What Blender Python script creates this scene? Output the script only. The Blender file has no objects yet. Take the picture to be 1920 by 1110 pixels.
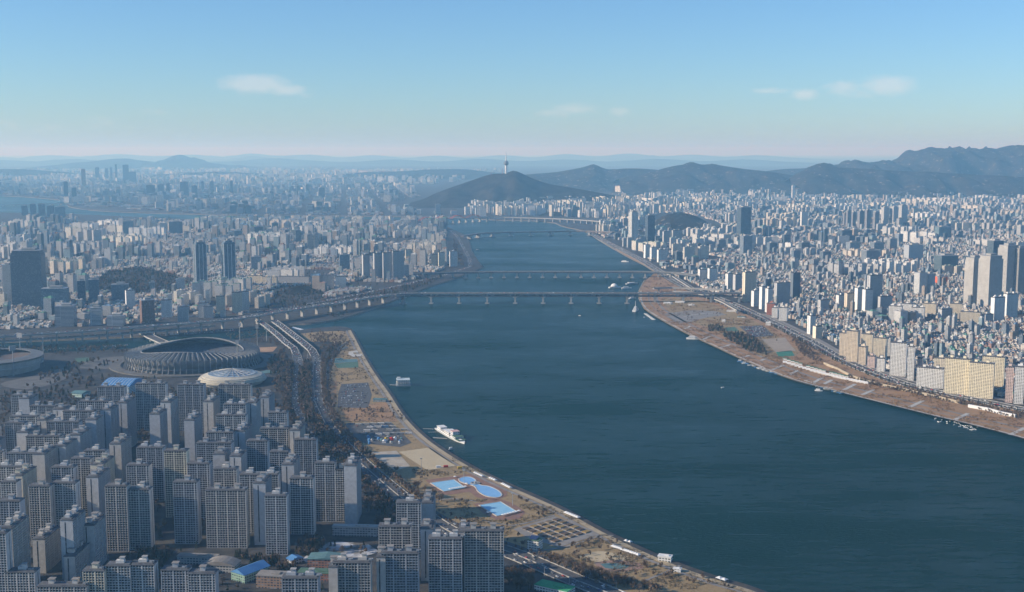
import bpy, bmesh, math, random
from mathutils import Vector, noise, geometry
from mathutils.bvhtree import BVHTree
R = math.radians
S = bpy.context.scene
COL = S.collection
rnd = random.Random(7)

# ------------------------------------------------------------------ camera
CAMZ, FPX, YH = 490.0, 2240.0, 283.0
TH = math.atan((555 - YH) / FPX)
cd = bpy.data.cameras.new('camera'); cam = bpy.data.objects.new('camera', cd); COL.objects.link(cam)
cam.location = (0, 0, CAMZ); cam.rotation_euler = (math.pi / 2 - TH, 0, 0)
cd.sensor_width = 36; cd.lens = FPX / 1920 * 36; cd.clip_start = 1; cd.clip_end = 200000
S.camera = cam
CT, ST = math.cos(TH), math.sin(TH)

def ray(px, py):
    a, b = (px - 960) / FPX, (555 - py) / FPX
    return (a, CT + b * ST, -ST + b * CT)
def at(px, py, z=0.0):                       # pixel of the photo -> point on the level z
    d = ray(px, py); t = (z - CAMZ) / d[2]
    return Vector((d[0] * t, d[1] * t, z))
def at_y(px, py, Y):                         # pixel -> point at distance Y
    d = ray(px, py); t = Y / d[1]
    return Vector((d[0] * t, Y, CAMZ + d[2] * t))
def gx(px, Y, z=4.0):                          # x at which a point at distance Y and level z shows in column px
    return (px - 960) / FPX * (Y * CT - (z - CAMZ) * ST)
def proj(x, y, z):
    dz = z - CAMZ; w = y * CT - dz * ST
    return 960 + FPX * x / w, 555 - FPX * (y * ST + dz * CT) / w

# ------------------------------------------------------------------ sky, sun, exposure
SUN_EL, SUN_BACK = 24.0, 10.0
SUN_STRENGTH, SKY_STRENGTH, EXPOSURE = 5.0, 0.11, 0.2
HAZE_DENSITY, HAZE_COLOR, HAZE_ANISO = 5.4e-5, (0.30, 0.65, 1.0, 1), 0.12
sv = Vector((-math.cos(R(SUN_BACK)) * math.cos(R(SUN_EL)), -math.sin(R(SUN_BACK)) * math.cos(R(SUN_EL)), math.sin(R(SUN_EL))))
W = bpy.data.worlds.new('World'); S.world = W; W.use_nodes = True
wt = W.node_tree; wn = wt.nodes; wl = wt.links; wn.clear()
wout = wn.new('ShaderNodeOutputWorld'); wbg = wn.new('ShaderNodeBackground')
sky = wn.new('ShaderNodeTexSky'); sky.sky_type = 'NISHITA'; sky.sun_disc = False
sky.sun_elevation = R(SUN_EL); sky.sun_rotation = math.atan2(sv.x, sv.y) % (2 * math.pi)
sky.altitude = 300; sky.air_density = 1.0; sky.dust_density = 0.4; sky.ozone_density = 5.0
wbg.inputs['Strength'].default_value = SKY_STRENGTH
def wm(op, a, b=None, c=None):
    n = wn.new('ShaderNodeMath'); n.operation = op
    for i, v in enumerate((a, b, c)):
        if v is None: continue
        if isinstance(v, (int, float)): n.inputs[i].default_value = v
        else: wl.new(v, n.inputs[i])
    return n.outputs[0]
tint = wn.new('ShaderNodeMix'); tint.data_type = 'RGBA'; tint.blend_type = 'MULTIPLY'; tint.inputs['Factor'].default_value = 1; tint.inputs['B'].default_value = (.85, 1.05, 1.21, 1); wl.new(sky.outputs[0], tint.inputs['A'])
tc = wn.new('ShaderNodeTexCoord'); sx = wn.new('ShaderNodeSeparateXYZ'); wl.new(tc.outputs['Generated'], sx.inputs[0])
az = wm('ARCTAN2', sx.outputs[0], sx.outputs[1]); el = wm('ARCSINE', sx.outputs[2])
CLOUDS = [(478,157,52,15,.9),(535,168,34,10,.75),(575,178,18,6,.4),(1075,204,44,10,.55),(1040,212,42,9,.45),(1162,209,20,9,.55),
          (1508,177,22,9,.75),(1580,165,30,14,.6),(1665,160,40,16,.8),(1620,176,60,10,.4),(1442,170,36,6,.5),(1090,225,90,14,.2),
          (16,232,22,14,.35),(85,238,40,14,.3),(190,228,34,13,.35),(292,210,36,7,.35),(615,213,30,10,.25),(785,222,30,9,.2),(1895,193,30,5,.3)]
mask = None
for px, py, hw, hh, amt in CLOUDS:
    d = Vector(ray(px, py)).normalized(); a0 = math.atan2(d.x, d.y); e0 = math.asin(d.z)
    u = wm('MULTIPLY', wm('SUBTRACT', az, a0), FPX / (hw*1.25)); v = wm('MULTIPLY', wm('SUBTRACT', el, e0), FPX / (hh*1.2))
    g = wm('MULTIPLY', wm('EXPONENT', wm('MULTIPLY', wm('ADD', wm('MULTIPLY', u, u), wm('MULTIPLY', v, v)), -1.0)), amt)
    mask = g if mask is None else wm('MAXIMUM', mask, g)
cx = wn.new('ShaderNodeCombineXYZ'); wl.new(wm('MULTIPLY', az, 130.0), cx.inputs[0]); wl.new(wm('MULTIPLY', el, 240.0), cx.inputs[1])
nz = wn.new('ShaderNodeTexNoise'); nz.inputs['Scale'].default_value = 1.0; nz.inputs['Detail'].default_value = 9; nz.inputs['Roughness'].default_value = .68
wl.new(cx.outputs[0], nz.inputs['Vector'])
cf = wm('MULTIPLY', wm('SUBTRACT', wm('ADD', wm('MULTIPLY', mask, 1.15), nz.outputs['Fac']), 0.76), 1.9)
cf = wm('MULTIPLY', wm('MINIMUM', wm('MAXIMUM', cf, 0.0), 1.0), wm('MINIMUM', wm('MULTIPLY', mask, 1.2), .36))
cm = wn.new('ShaderNodeMix'); cm.data_type = 'RGBA'; wl.new(cf, cm.inputs['Factor']); wl.new(tint.outputs['Result'], cm.inputs['A'])
cm.inputs['B'].default_value = (7.0, 6.9, 6.9, 1)
wl.new(cm.outputs['Result'], wbg.inputs['Color']); wl.new(wbg.outputs[0], wout.inputs['Surface'])
sl = bpy.data.lights.new('sun', 'SUN'); sl.energy = SUN_STRENGTH; sl.angle = R(.5); sl.color = (1.0, .90, .75)
so = bpy.data.objects.new('sun', sl); COL.objects.link(so); so.rotation_euler = (-sv).to_track_quat('-Z', 'Y').to_euler(); so.location = (-900, -100, 1500)
vs = S.view_settings; vs.view_transform = 'Standard'; vs.look = 'None'; vs.exposure = EXPOSURE; vs.gamma = 1; vs.use_curve_mapping = False
S.render.engine = 'CYCLES'; cy = S.cycles
cy.max_bounces = 5; cy.diffuse_bounces = 2; cy.glossy_bounces = 2; cy.volume_bounces = 6; cy.transmission_bounces = 2
cy.use_adaptive_sampling = True; cy.adaptive_threshold = 0.015; cy.use_denoising = True

# ------------------------------------------------------------------ helpers
G = 4.0                                      # level of the land above the river
def tag(o, label=None, cat=None, group=None, kind=None):
    if label: o['label'] = label
    if cat: o['category'] = cat
    if group: o['group'] = group
    if kind: o['kind'] = kind
    return o
def empty(name, loc=(0, 0, 0), rz=0):
    o = bpy.data.objects.new(name, None); o.location = loc; o.rotation_euler = (0, 0, rz); COL.objects.link(o); return o
class MB:
    def __init__(s): s.v = []; s.f = []; s.m = []; s.c = []; s.cm = 0; s.cc = (1, 1, 1, 1)
    def quad(s, a, b, c, d):
        n = len(s.v); s.v += [a, b, c, d]; s.f.append((n, n+1, n+2, n+3)); s.m.append(s.cm); s.c.append(s.cc)
    def poly(s, pts):
        n = len(s.v); s.v += pts; s.f.append(tuple(range(n, n + len(pts)))); s.m.append(s.cm); s.c.append(s.cc)
    def box(s, x, y, z0, z1, w, d, yaw=0.0, top=None, topc=None, bottom=False):
        c, q = math.cos(yaw), math.sin(yaw); n = len(s.v); w /= 2; d /= 2
        for z in (z0, z1):
            for a, b in ((-w, -d), (w, -d), (w, d), (-w, d)):
                s.v.append((x + a*c - b*q, y + a*q + b*c, z))
        s.f += [(n, n+1, n+5, n+4), (n+1, n+2, n+6, n+5), (n+2, n+3, n+7, n+6), (n+3, n, n+4, n+7), (n+4, n+5, n+6, n+7)]
        s.m += [s.cm]*4 + [s.cm if top is None else top]; s.c += [s.cc]*4 + [topc or s.cc]
        if bottom: s.f.append((n+3, n+2, n+1, n)); s.m.append(s.cm); s.c.append(s.cc)
    def lathe(s, x, y, prof, n=16, sx=1.0, sy=1.0, cap=True):
        b = len(s.v)
        for r, z in prof:
            for k in range(n):
                a = 2*math.pi*k/n; s.v.append((x + r*sx*math.cos(a), y + r*sy*math.sin(a), z))
        for i in range(len(prof)-1):
            for k in range(n):
                k2 = (k+1) % n; s.f.append((b+i*n+k, b+i*n+k2, b+(i+1)*n+k2, b+(i+1)*n+k)); s.m.append(s.cm); s.c.append(s.cc)
        if cap: s.f.append(tuple(b+(len(prof)-1)*n+k for k in range(n))); s.m.append(s.cm); s.c.append(s.cc)
    def bar(s, p, q, r0, r1=None, n=6):
        p, q = Vector(p), Vector(q); r1 = r0 if r1 is None else r1
        d = (q - p).normalized(); a = d.orthogonal().normalized(); e = d.cross(a); b = len(s.v)
        for o, r in ((p, r0), (q, r1)):
            for k in range(n):
                t = 2*math.pi*k/n; s.v.append(tuple(o + a*(r*math.cos(t)) + e*(r*math.sin(t))))
        for k in range(n):
            k2 = (k+1) % n; s.f.append((b+k, b+k2, b+n+k2, b+n+k)); s.m.append(s.cm); s.c.append(s.cc)
        s.f.append(tuple(b+n+k for k in range(n))); s.m.append(s.cm); s.c.append(s.cc)
    def data(s, name, mats, color=False, smooth=False):
        me = bpy.data.meshes.new(name); me.from_pydata([tuple(v) for v in s.v], [], s.f)
        for m in (mats if isinstance(mats, (list, tuple)) else [mats]): me.materials.append(m)
        me.polygons.foreach_set('material_index', s.m)
        if color:
            at_ = me.attributes.new('col', 'FLOAT_COLOR', 'FACE'); at_.data.foreach_set('color', [x for c in s.c for x in c])
        if smooth: me.polygons.foreach_set('use_smooth', [True]*len(s.f))
        me.update(); return me
    def build(s, name, mats, parent=None, loc=None, rz=0, **k):
        return link(name, s.data(name, mats, **k), parent, loc, rz)
def link(name, me, parent=None, loc=None, rz=0):
    o = bpy.data.objects.new(name, me)
    if parent is not None: o.parent = parent
    if loc is not None: o.location = loc
    o.rotation_euler = (0, 0, rz); COL.objects.link(o); return o
def kids(root, m): return m.get(root, ())
def copy_tree(o, parent=None):
    c = o.copy(); COL.objects.link(c); c.parent = parent
    for ch in list(o.children): copy_tree(ch, c)
    return c

# ---- materials
def mat(name, c1, c2=None, scale=.02, rough=.85, spec=.3, c3=None, scale3=.2, bump=0, metal=0, detail=6, lo=.38, hi=.62):
    m = bpy.data.materials.new(name); m.use_nodes = True; nt = m.node_tree; b = nt.nodes['Principled BSDF']
    b.inputs['Roughness'].default_value = rough; b.inputs['Specular IOR Level'].default_value = spec; b.inputs['Metallic'].default_value = metal
    c = c1 + (1,); b.inputs['Base Color'].default_value = c
    if c2 is not None:
        ge = nt.nodes.new('ShaderNodeNewGeometry'); src = None
        for cc, sc in ((c2, scale), (c3, scale3)):
            if cc is None: continue
            n = nt.nodes.new('ShaderNodeTexNoise'); n.inputs['Scale'].default_value = sc; n.inputs['Detail'].default_value = detail; n.inputs['Roughness'].default_value = .6
            nt.links.new(ge.outputs['Position'], n.inputs['Vector'])
            mr = nt.nodes.new('ShaderNodeMapRange'); mr.inputs[1].default_value = lo; mr.inputs[2].default_value = hi; nt.links.new(n.outputs['Fac'], mr.inputs[0])
            x = nt.nodes.new('ShaderNodeMix'); x.data_type = 'RGBA'; nt.links.new(mr.outputs[0], x.inputs['Factor'])
            if src is None: x.inputs['A'].default_value = c
            else: nt.links.new(src, x.inputs['A'])
            x.inputs['B'].default_value = cc + (1,); src = x.outputs['Result']
        nt.links.new(src, b.inputs['Base Color'])
    return m

def wallmat(name, src, glass=(.05, .06, .075), floor=3.0, bay=3.6, fz=.5, fu=.7, rough=.7, flat=False):
    """a painted wall with window bands; the paint is the object's colour or the face's colour"""
    m = bpy.data.materials.new(name); m.use_nodes = True; nt = m.node_tree; N = nt.nodes; L = nt.links; b = N['Principled BSDF']
    def mth(op, a, c=None):
        n = N.new('ShaderNodeMath'); n.operation = op
        for i, v in enumerate((a, c)):
            if v is None: continue
            if isinstance(v, (int, float)): n.inputs[i].default_value = v
            else: L.new(v, n.inputs[i])
        return n.outputs[0]
    if src == 'obj': o = N.new('ShaderNodeObjectInfo'); colr = o.outputs['Color']
    elif src == 'attr': o = N.new('ShaderNodeAttribute'); o.attribute_name = 'col'; colr = o.outputs['Color']
    else: o = N.new('ShaderNodeRGB'); o.outputs[0].default_value = src + (1,); colr = o.outputs[0]
    ge = N.new('ShaderNodeNewGeometry'); P = N.new('ShaderNodeSeparateXYZ'); L.new(ge.outputs['Position'], P.inputs[0])
    T = N.new('ShaderNodeSeparateXYZ'); L.new(ge.outputs['True Normal'], T.inputs[0])
    u = mth('SUBTRACT', mth('MULTIPLY', P.outputs[1], T.outputs[0]), mth('MULTIPLY', P.outputs[0], T.outputs[1]))
    vert = mth('LESS_THAN', mth('ABSOLUTE', T.outputs[2]), .5)
    zf = mth('DIVIDE', mth('SUBTRACT', P.outputs[2], G), floor); uf = mth('DIVIDE', u, bay)
    win = mth('MULTIPLY', mth('MULTIPLY', mth('LESS_THAN', mth('FRACT', zf), fz), mth('LESS_THAN', mth('FRACT', uf), fu)), vert)
    cmb = N.new('ShaderNodeCombineXYZ'); L.new(mth('FLOOR', zf), cmb.inputs[0]); L.new(mth('FLOOR', uf), cmb.inputs[1])
    wnz = N.new('ShaderNodeTexWhiteNoise'); wnz.noise_dimensions = '2D'; L.new(cmb.outputs[0], wnz.inputs['Vector'])
    gm = N.new('ShaderNodeMix'); gm.data_type = 'RGBA'; L.new(mth('POWER', wnz.outputs['Value'], 3.0), gm.inputs['Factor'])
    gm.inputs['A'].default_value = glass + (1,); gm.inputs['B'].default_value = tuple(.18 + 1.6*g for g in glass) + (1,)
    nn = N.new('ShaderNodeTexNoise'); nn.inputs['Scale'].default_value = .05; nn.inputs['Detail'].default_value = 5; L.new(ge.outputs['Position'], nn.inputs['Vector'])
    hs = N.new('ShaderNodeHueSaturation'); L.new(colr, hs.inputs['Color']); L.new(mth('ADD', mth('MULTIPLY', nn.outputs['Fac'], .5), .75), hs.inputs['Value'])
    mx = N.new('ShaderNodeMix'); mx.data_type = 'RGBA'; L.new(win, mx.inputs['Factor']); L.new(hs.outputs[0], mx.inputs['A']); L.new(gm.outputs['Result'], mx.inputs['B'])
    L.new(mx.outputs['Result'], b.inputs['Base Color'])
    L.new(mth('SUBTRACT', rough, mth('MULTIPLY', win, rough - .15)), b.inputs['Roughness']); b.inputs['Specular IOR Level'].default_value = .4
    return m
WALL_O = wallmat('painted_wall', 'obj'); WALL_A = wallmat('city_wall', 'attr')
GLASS_O = wallmat('glass_curtain_wall', 'obj', (.03, .05, .07), 3.6, 1.8, .72, .85, .35)
def objcol(name, rough=.8):
    m = bpy.data.materials.new(name); m.use_nodes = True; nt = m.node_tree; b = nt.nodes['Principled BSDF']; b.inputs['Roughness'].default_value = rough
    o = nt.nodes.new('ShaderNodeObjectInfo'); ge = nt.nodes.new('ShaderNodeNewGeometry'); n = nt.nodes.new('ShaderNodeTexNoise'); n.inputs['Scale'].default_value = .25; n.inputs['Detail'].default_value = 6
    nt.links.new(ge.outputs['Position'], n.inputs['Vector']); h = nt.nodes.new('ShaderNodeHueSaturation'); mr = nt.nodes.new('ShaderNodeMapRange'); mr.inputs[3].default_value = .65; mr.inputs[4].default_value = 1.3
    nt.links.new(n.outputs['Fac'], mr.inputs[0]); nt.links.new(mr.outputs[0], h.inputs['Value']); nt.links.new(o.outputs['Color'], h.inputs['Color']); nt.links.new(h.outputs[0], b.inputs['Base Color'])
    return m
PAINT_O = objcol('plain_paint'); CARPAINT = objcol('car_paint', .3)
CONC = mat('concrete', (.36, .35, .33), (.27, .27, .26), .08); DARKROOF = mat('dark_roofing', (.13, .135, .14), (.09, .09, .1), .2)
ASPH = mat('asphalt', (.085, .085, .088), (.06, .06, .062), .05, c3=(.11, .11, .11), scale3=.6)
CITYG = mat('city_ground', (.060, .060, .062), (.085, .072, .054), .012, c3=(.035, .035, .037), scale3=.06)
LIGHTC = mat('pale_concrete', (.50, .48, .44), (.40, .39, .36), .15)
GRASS = mat('winter_grass', (.29, .205, .10), (.17, .12, .065), .03, c3=(.34, .25, .13), scale3=.25, lo=.3, hi=.7)
REED = mat('reed_grass', (.40, .20, .085), (.22, .12, .06), .04, c3=(.33, .23, .13), scale3=.3, lo=.3, hi=.7)
SAND = mat('sand', (.46, .37, .23), (.40, .32, .20), .05, c3=(.5, .42, .28), scale3=.4)
PAVE = mat('paving', (.27, .25, .225), (.21, .195, .18), .1); TANPATH = mat('tan_path', (.42, .34, .22), (.34, .28, .19), .15)
BRICKP = mat('brick_paving', (.27, .155, .11), (.21, .125, .095), .12); STONE = mat('bank_stone', (.20, .17, .13), (.12, .105, .085), .25)
TWIG = mat('bare_twigs', (.12, .085, .058), (.18, .13, .088), .06, rough=1, spec=0); BARK = mat('bark', (.06, .05, .04), rough=1, spec=0)
EVER = mat('evergreen', (.035, .048, .030), (.055, .060, .035), .08, rough=1, spec=0)
WHITE = mat('white_paint', (.72, .72, .70), (.62, .62, .61), .3); POOLB = mat('pool_paint', (.24, .48, .66), (.29, .53, .70), .12, rough=.5)
POOLD = mat('pool_paint_deep', (.19, .40, .68), (.23, .45, .72), .12, rough=.5)
STEELB = mat('blue_metal_roof', (.07, .20, .42), (.10, .25, .47), .1, rough=.45)
KERB = mat('weathered_concrete', (.38, .37, .34), (.25, .24, .23), .2); GREENR = mat('green_roof', (.09, .17, .12), (.07, .13, .09), .2)
TEALR = mat('teal_roof', (.11, .21, .22), (.08, .16, .175), .2)
GLASSD = mat('dark_glazing', (.035, .045, .055), (.05, .06, .07), .2, rough=.15, spec=.5); RED = mat('red_paint', (.5, .05, .04)); ORANGE = mat('orange_paint', (.62, .13, .05), (.5, .1, .05), .1)
YELLOW = mat('yellow_paint', (.6, .4, .05)); STEEL = mat('grey_steel', (.32, .33, .34), (.26, .27, .28), .3, rough=.5)
SNOW = mat('thin_snow', (.50, .51, .53), (.13, .12, .10), .06, lo=.42, hi=.60)

def catmull(pts, step):
    out = []; P = [pts[0]] + list(pts) + [pts[-1]]
    for i in range(1, len(P)-2):
        p0, p1, p2, p3 = (Vector(p) for p in P[i-1:i+3]); n = max(1, int((p2-p1).length/step))
        for k in range(n):
            t = k/n; out.append(.5*((2*p1)+(p2-p0)*t+(2*p0-5*p1+4*p2-p3)*t*t+(3*p1-p0-3*p2+p3)*t**3))
    out.append(Vector(P[-2])); return out
def in_poly(x, y, poly):
    r = False; j = len(poly)-1
    for i in range(len(poly)):
        xi, yi = poly[i][0], poly[i][1]; xj, yj = poly[j][0], poly[j][1]
        if (yi > y) != (yj > y) and x < (xj-xi)*(y-yi)/(yj-yi)+xi: r = not r
        j = i
    return r
def sheet(name, ppx, z, m, step=14, smooth=True, thick=0):
    pts = catmull(list(ppx)+[ppx[0]], step)[:-1] if smooth else [Vector(p) for p in ppx]
    w = [at(p[0], p[1], G+z) for p in pts]
    mb = MB(); mb.v = [tuple(p) for p in w]
    for t in geometry.tessellate_polygon([w]): mb.f.append(tuple(t)); mb.m.append(0); mb.c.append(mb.cc)
    o = mb.build(name, m); fixup(o); return tag(o, kind='structure')
def fixup(o):
    bm = bmesh.new(); bm.from_mesh(o.data); bmesh.ops.remove_doubles(bm, verts=bm.verts, dist=1e-4)
    for f in bm.faces:
        f.normal_update()
        if f.normal.z < 0: f.normal_flip()
    bm.to_mesh(o.data); bm.free()
def ribbon_mb(pts, width, thick=0.0, off=0.0, mb=None):
    """strip along 3-D points; off shifts it sideways (+ right of travel)"""
    mb = mb or MB(); L = []; n = len(pts)
    for i, p in enumerate(pts):
        d = pts[min(i+1, n-1)] - pts[max(i-1, 0)]; r = Vector((d.y, -d.x, 0)).normalized()
        c = p + r*off; L.append((c - r*width/2, c + r*width/2))
    for i in range(n-1):
        a, b = L[i]; c, d = L[i+1]; dz = Vector((0, 0, thick))
        mb.quad(b, d, c, a)
        if thick: mb.quad(b-dz, b, a, a-dz) if i == 0 else None; mb.quad(a, c, c-dz, a-dz); mb.quad(b-dz, d-dz, d, b); mb.quad(a-dz, c-dz, d-dz, b-dz)
    return mb
def path3(ppx, z, step=20): return [at(p[0], p[1], z) for p in catmull(ppx, step)]
def along(pts, gap, start=0.0):
    """points and headings every gap metres"""
    acc = start; out = []
    for a, b in zip(pts, pts[1:]):
        l = (b-a).length
        if l < 1e-6: continue
        while acc < l: out.append((a.lerp(b, acc/l), math.atan2(b.y-a.y, b.x-a.x))); acc += gap
        acc -= l
    return out
ORD = ['first','second','third','fourth','fifth','sixth','seventh','eighth','ninth','tenth','eleventh','twelfth','thirteenth','fourteenth','fifteenth','sixteenth','seventeenth','eighteenth','nineteenth','twentieth','twenty-first','twenty-second','twenty-third','twenty-fourth','twenty-fifth','twenty-sixth','twenty-seventh','twenty-eighth','twenty-ninth','thirtieth']

# ------------------------------------------------------------------ land and river
A_SHORE = [(1760,1245),(1600,1178),(1432,1108),(1350,1083),(1250,1046),(1150,1000),(1060,952),(960,908),(900,879),(850,850),(805,818),(768,781),(738,737),(712,702),(690,667),(674,637),(664,619),(640,614),(600,616),(565,620)]
A_NORTH = [(500,632),(400,642),(250,655),(100,663),(-120,672),(-400,685)]
B_SOUTH = [(-400,655),(-120,648),(150,638),(300,631),(450,620),(545,611)]
B_SHORE = [(585,609),(640,600),(680,588),(715,575),(755,560),(800,542),(850,526),(885,512),(908,502),(897,488),(886,470),(883,455),(872,441),(850,431),(838,424),(842,417),(815,414)]
B_NORTH = [(700,412.5),(500,412),(375,412),(250,407),(130,402),(0,399),(-300,397)]
C_SHORE = [(2500,960),(2200,900),(2050,862),(1920,824),(1830,800),(1750,781),(1650,756),(1560,733),(1480,711),(1400,679),(1340,651),(1290,628),(1240,601),(1206,579),(1196,561),(1196,545),(1206,526),(1226,511),(1208,499),(1180,485),(1150,468),(1120,450),(1105,439),(1090,433),(1065,428),(1050,424),(1040,419),(1000,415),(950,414),(900,412),(870,409)]
C_FAR = [(700,406.5),(500,405),(380,403),(200,397),(128,388),(117,377),(60,371),(0,368.5),(-200,366)]
def land(name, loops, close, m, bank):
    px = []
    for l in loops: px += catmull(l, 12)
    shore = [at(p[0], p[1], 0) for p in px]; n = len(shore); w2 = [Vector(c).to_3d() for c in close]
    ring = shore + w2
    area = sum(a.x*b.y-b.x*a.y for a, b in zip(ring, ring[1:]+ring[:1])); s = 1 if area > 0 else -1
    inner = []
    for i, p in enumerate(shore):
        d = shore[min(i+1, n-1)]-shore[max(i-1, 0)]; r = Vector((-d.y, d.x, 0)).normalized()*s
        q = p + r*7.0; q.z = G; inner.append(q)
    top = inner + [Vector((p.x, p.y, G)) for p in w2]
    mb = MB(); mb.v = [tuple(p) for p in top]
    for t in geometry.tessellate_polygon([top]): mb.f.append(tuple(t)); mb.m.append(0); mb.c.append(mb.cc)
    mb.cm = 1
    for i in range(n-1):
        a, b = shore[i].copy(), shore[i+1].copy(); a.z = b.z = -1.5; mb.quad(a, b, inner[i+1], inner[i])
    o = mb.build(name, [m, bank]); fixup(o); return tag(o, kind='structure')
land('ground', [A_SHORE + A_NORTH], [(-9000, 2500, 0), (-9000, -4000, 0), (3500, -4000, 0), (3500, 200, 0), (1400, 750, 0)], CITYG, STONE)
bB = [B_SOUTH + B_SHORE + B_NORTH]
land('ground', bB, [(-30000, 9300, 0), (-30000, 2700, 0)], CITYG, STONE)
land('ground', [C_SHORE + C_FAR], [(-130000, 13300, 0), (-130000, 135000, 0), (130000, 135000, 0), (130000, -4000, 0), (7000, -4000, 0), (3500, 900, 0)], CITYG, STONE)

def water_mat():
    m = bpy.data.materials.new('river_water'); m.use_nodes = True; nt = m.node_tree; N = nt.nodes; L = nt.links; b = N['Principled BSDF']
    ge = N.new('ShaderNodeNewGeometry')
    n0 = N.new('ShaderNodeTexNoise'); n0.inputs['Scale'].default_value = .0035; n0.inputs['Detail'].default_value = 5; L.new(ge.outputs['Position'], n0.inputs['Vector'])
    mx = N.new('ShaderNodeMix'); mx.data_type = 'RGBA'; mx.inputs['A'].default_value = (.004, .025, .023, 1); mx.inputs['B'].default_value = (.005, .034, .033, 1); L.new(n0.outputs['Fac'], mx.inputs['Factor'])
    mp = N.new('ShaderNodeMapping'); mp.inputs['Rotation'].default_value = (0, 0, R(20)); mp.inputs['Scale'].default_value = (.085, .26, .1); L.new(ge.outputs['Position'], mp.inputs['Vector'])
    n1 = N.new('ShaderNodeTexNoise'); n1.inputs['Scale'].default_value = 1; n1.inputs['Detail'].default_value = 8; n1.inputs['Roughness'].default_value = .68; L.new(mp.outputs[0], n1.inputs['Vector'])
    bp = N.new('ShaderNodeBump'); bp.inputs['Strength'].default_value = 1.0; bp.inputs['Distance'].default_value = 1.7; L.new(n1.outputs['Fac'], bp.inputs['Height']); 
    nt.nodes.remove(b); df = N.new('ShaderNodeBsdfDiffuse'); L.new(mx.outputs['Result'], df.inputs['Color']); L.new(bp.outputs[0], df.inputs['Normal'])
    gs = N.new('ShaderNodeBsdfGlossy'); gs.inputs['Roughness'].default_value = .2; L.new(bp.outputs[0], gs.inputs['Normal'])
    ms = N.new('ShaderNodeMixShader'); fr = N.new('ShaderNodeFresnel'); fr.inputs['IOR'].default_value = 1.33
    n2 = N.new('ShaderNodeTexNoise'); n2.inputs['Scale'].default_value = .0016; n2.inputs['Detail'].default_value = 7; n2.inputs['Roughness'].default_value = .65; mp2 = N.new('ShaderNodeMapping'); mp2.inputs['Scale'].default_value = (1, 2.6, 1); mp2.inputs['Rotation'].default_value = (0, 0, R(-25)); L.new(ge.outputs['Position'], mp2.inputs['Vector']); L.new(mp2.outputs[0], n2.inputs['Vector'])
    mr = N.new('ShaderNodeMapRange'); mr.inputs[1].default_value = .35; mr.inputs[2].default_value = .65; mr.inputs[3].default_value = .16; mr.inputs[4].default_value = .62; L.new(n2.outputs['Fac'], mr.inputs[0])
    mm = N.new('ShaderNodeMath'); mm.operation = 'MULTIPLY'; n3 = N.new('ShaderNodeTexNoise'); n3.inputs['Scale'].default_value = 1; n3.inputs['Detail'].default_value = 6; n3.inputs['Roughness'].default_value = .7; mp3 = N.new('ShaderNodeMapping'); mp3.inputs['Scale'].default_value = (.018, .075, 1); mp3.inputs['Rotation'].default_value = (0, 0, R(8)); L.new(ge.outputs['Position'], mp3.inputs['Vector']); L.new(mp3.outputs[0], n3.inputs['Vector'])
    m3 = N.new('ShaderNodeMapRange'); m3.inputs[1].default_value = .3; m3.inputs[2].default_value = .7; m3.inputs[3].default_value = .35; m3.inputs[4].default_value = 1.75; m3.clamp = False; L.new(n3.outputs['Fac'], m3.inputs[0]); m4 = N.new('ShaderNodeMath'); m4.operation = 'MULTIPLY'; L.new(fr.outputs[0], m4.inputs[0]); L.new(m3.outputs[0], m4.inputs[1]); L.new(m4.outputs[0], mm.inputs[0]); L.new(mr.outputs[0], mm.inputs[1]); L.new(mm.outputs[0], ms.inputs[0]); L.new(df.outputs[0], ms.inputs[1]); L.new(gs.outputs[0], ms.inputs[2]); L.new(ms.outputs[0], N['Material Output'].inputs['Surface'])
    return m
mb = MB(); mb.quad((-16000, -3500, 0), (9000, -3500, 0), (9000, 16500, 0), (-16000, 16500, 0)); tag(mb.build('river_water', water_mat()), kind='structure')
# ------------------------------------------------------------------ hills and mountains
def forest(name, c1, c2, rock=None):
    m = mat(name, c1, c2, .012, rough=1, spec=0, c3=rock, scale3=.02, detail=9)
    if rock:                                   # bare rock only where the noise peaks
        mr = [n for n in m.node_tree.nodes if n.type == 'MAP_RANGE'][1]; mr.inputs[1].default_value = .60; mr.inputs[2].default_value = .66
    return m
WOODS = forest('winter_woods', (.016, .015, .013), (.050, .042, .032))
MROCK = forest('mountain_woods', (.018, .018, .016), (.046, .040, .032), (.25, .22, .18))
def ridge(name, prof, Y, front, back, m, rough=.22, nx=160, ny=22, seed=0, spur=.0022, label=None):
    pp = catmull(prof, 6); mb = MB(); rows = []
    xs = [at_y(p[0], p[1], Y) for p in pp]; n = len(xs)
    for j in range(-ny, ny+1):
        v = j/ny; row = []
        for i, p in enumerate(xs):
            y = Y + (v*front if v < 0 else v*back); h0 = max(p.z, 2)
            s = noise.fractal(Vector((p.x*spur + seed, y*spur*.7, seed*1.7)), 1.0, 2.1, 5); s2 = 1-abs(noise.noise(Vector((p.x*spur*1.6+seed, y*spur*.5, 3.1+seed))))*2
            f = max(0, 1-abs(v)); k = f**1.15
            h = h0*(k + rough*2.2*(s*.6+s2*.4)*f*(1-f)*3.2)
            xx = p.x + noise.noise(Vector((y*.0012, i*.05, seed)))*front*.25*abs(v)
            row.append((xx, y, max(h, -3) if abs(v) < .999 else -3))
        rows.append(row)
    for r in rows: mb.v += r
    for j in range(len(rows)-1):
        for i in range(n-1): a = j*n+i; mb.f.append((a, a+1, a+n+1, a+n)); mb.m.append(0); mb.c.append(mb.cc)
    o = mb.build(name, m, smooth=True); return tag(o, kind='structure')
H0 = 315
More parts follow.
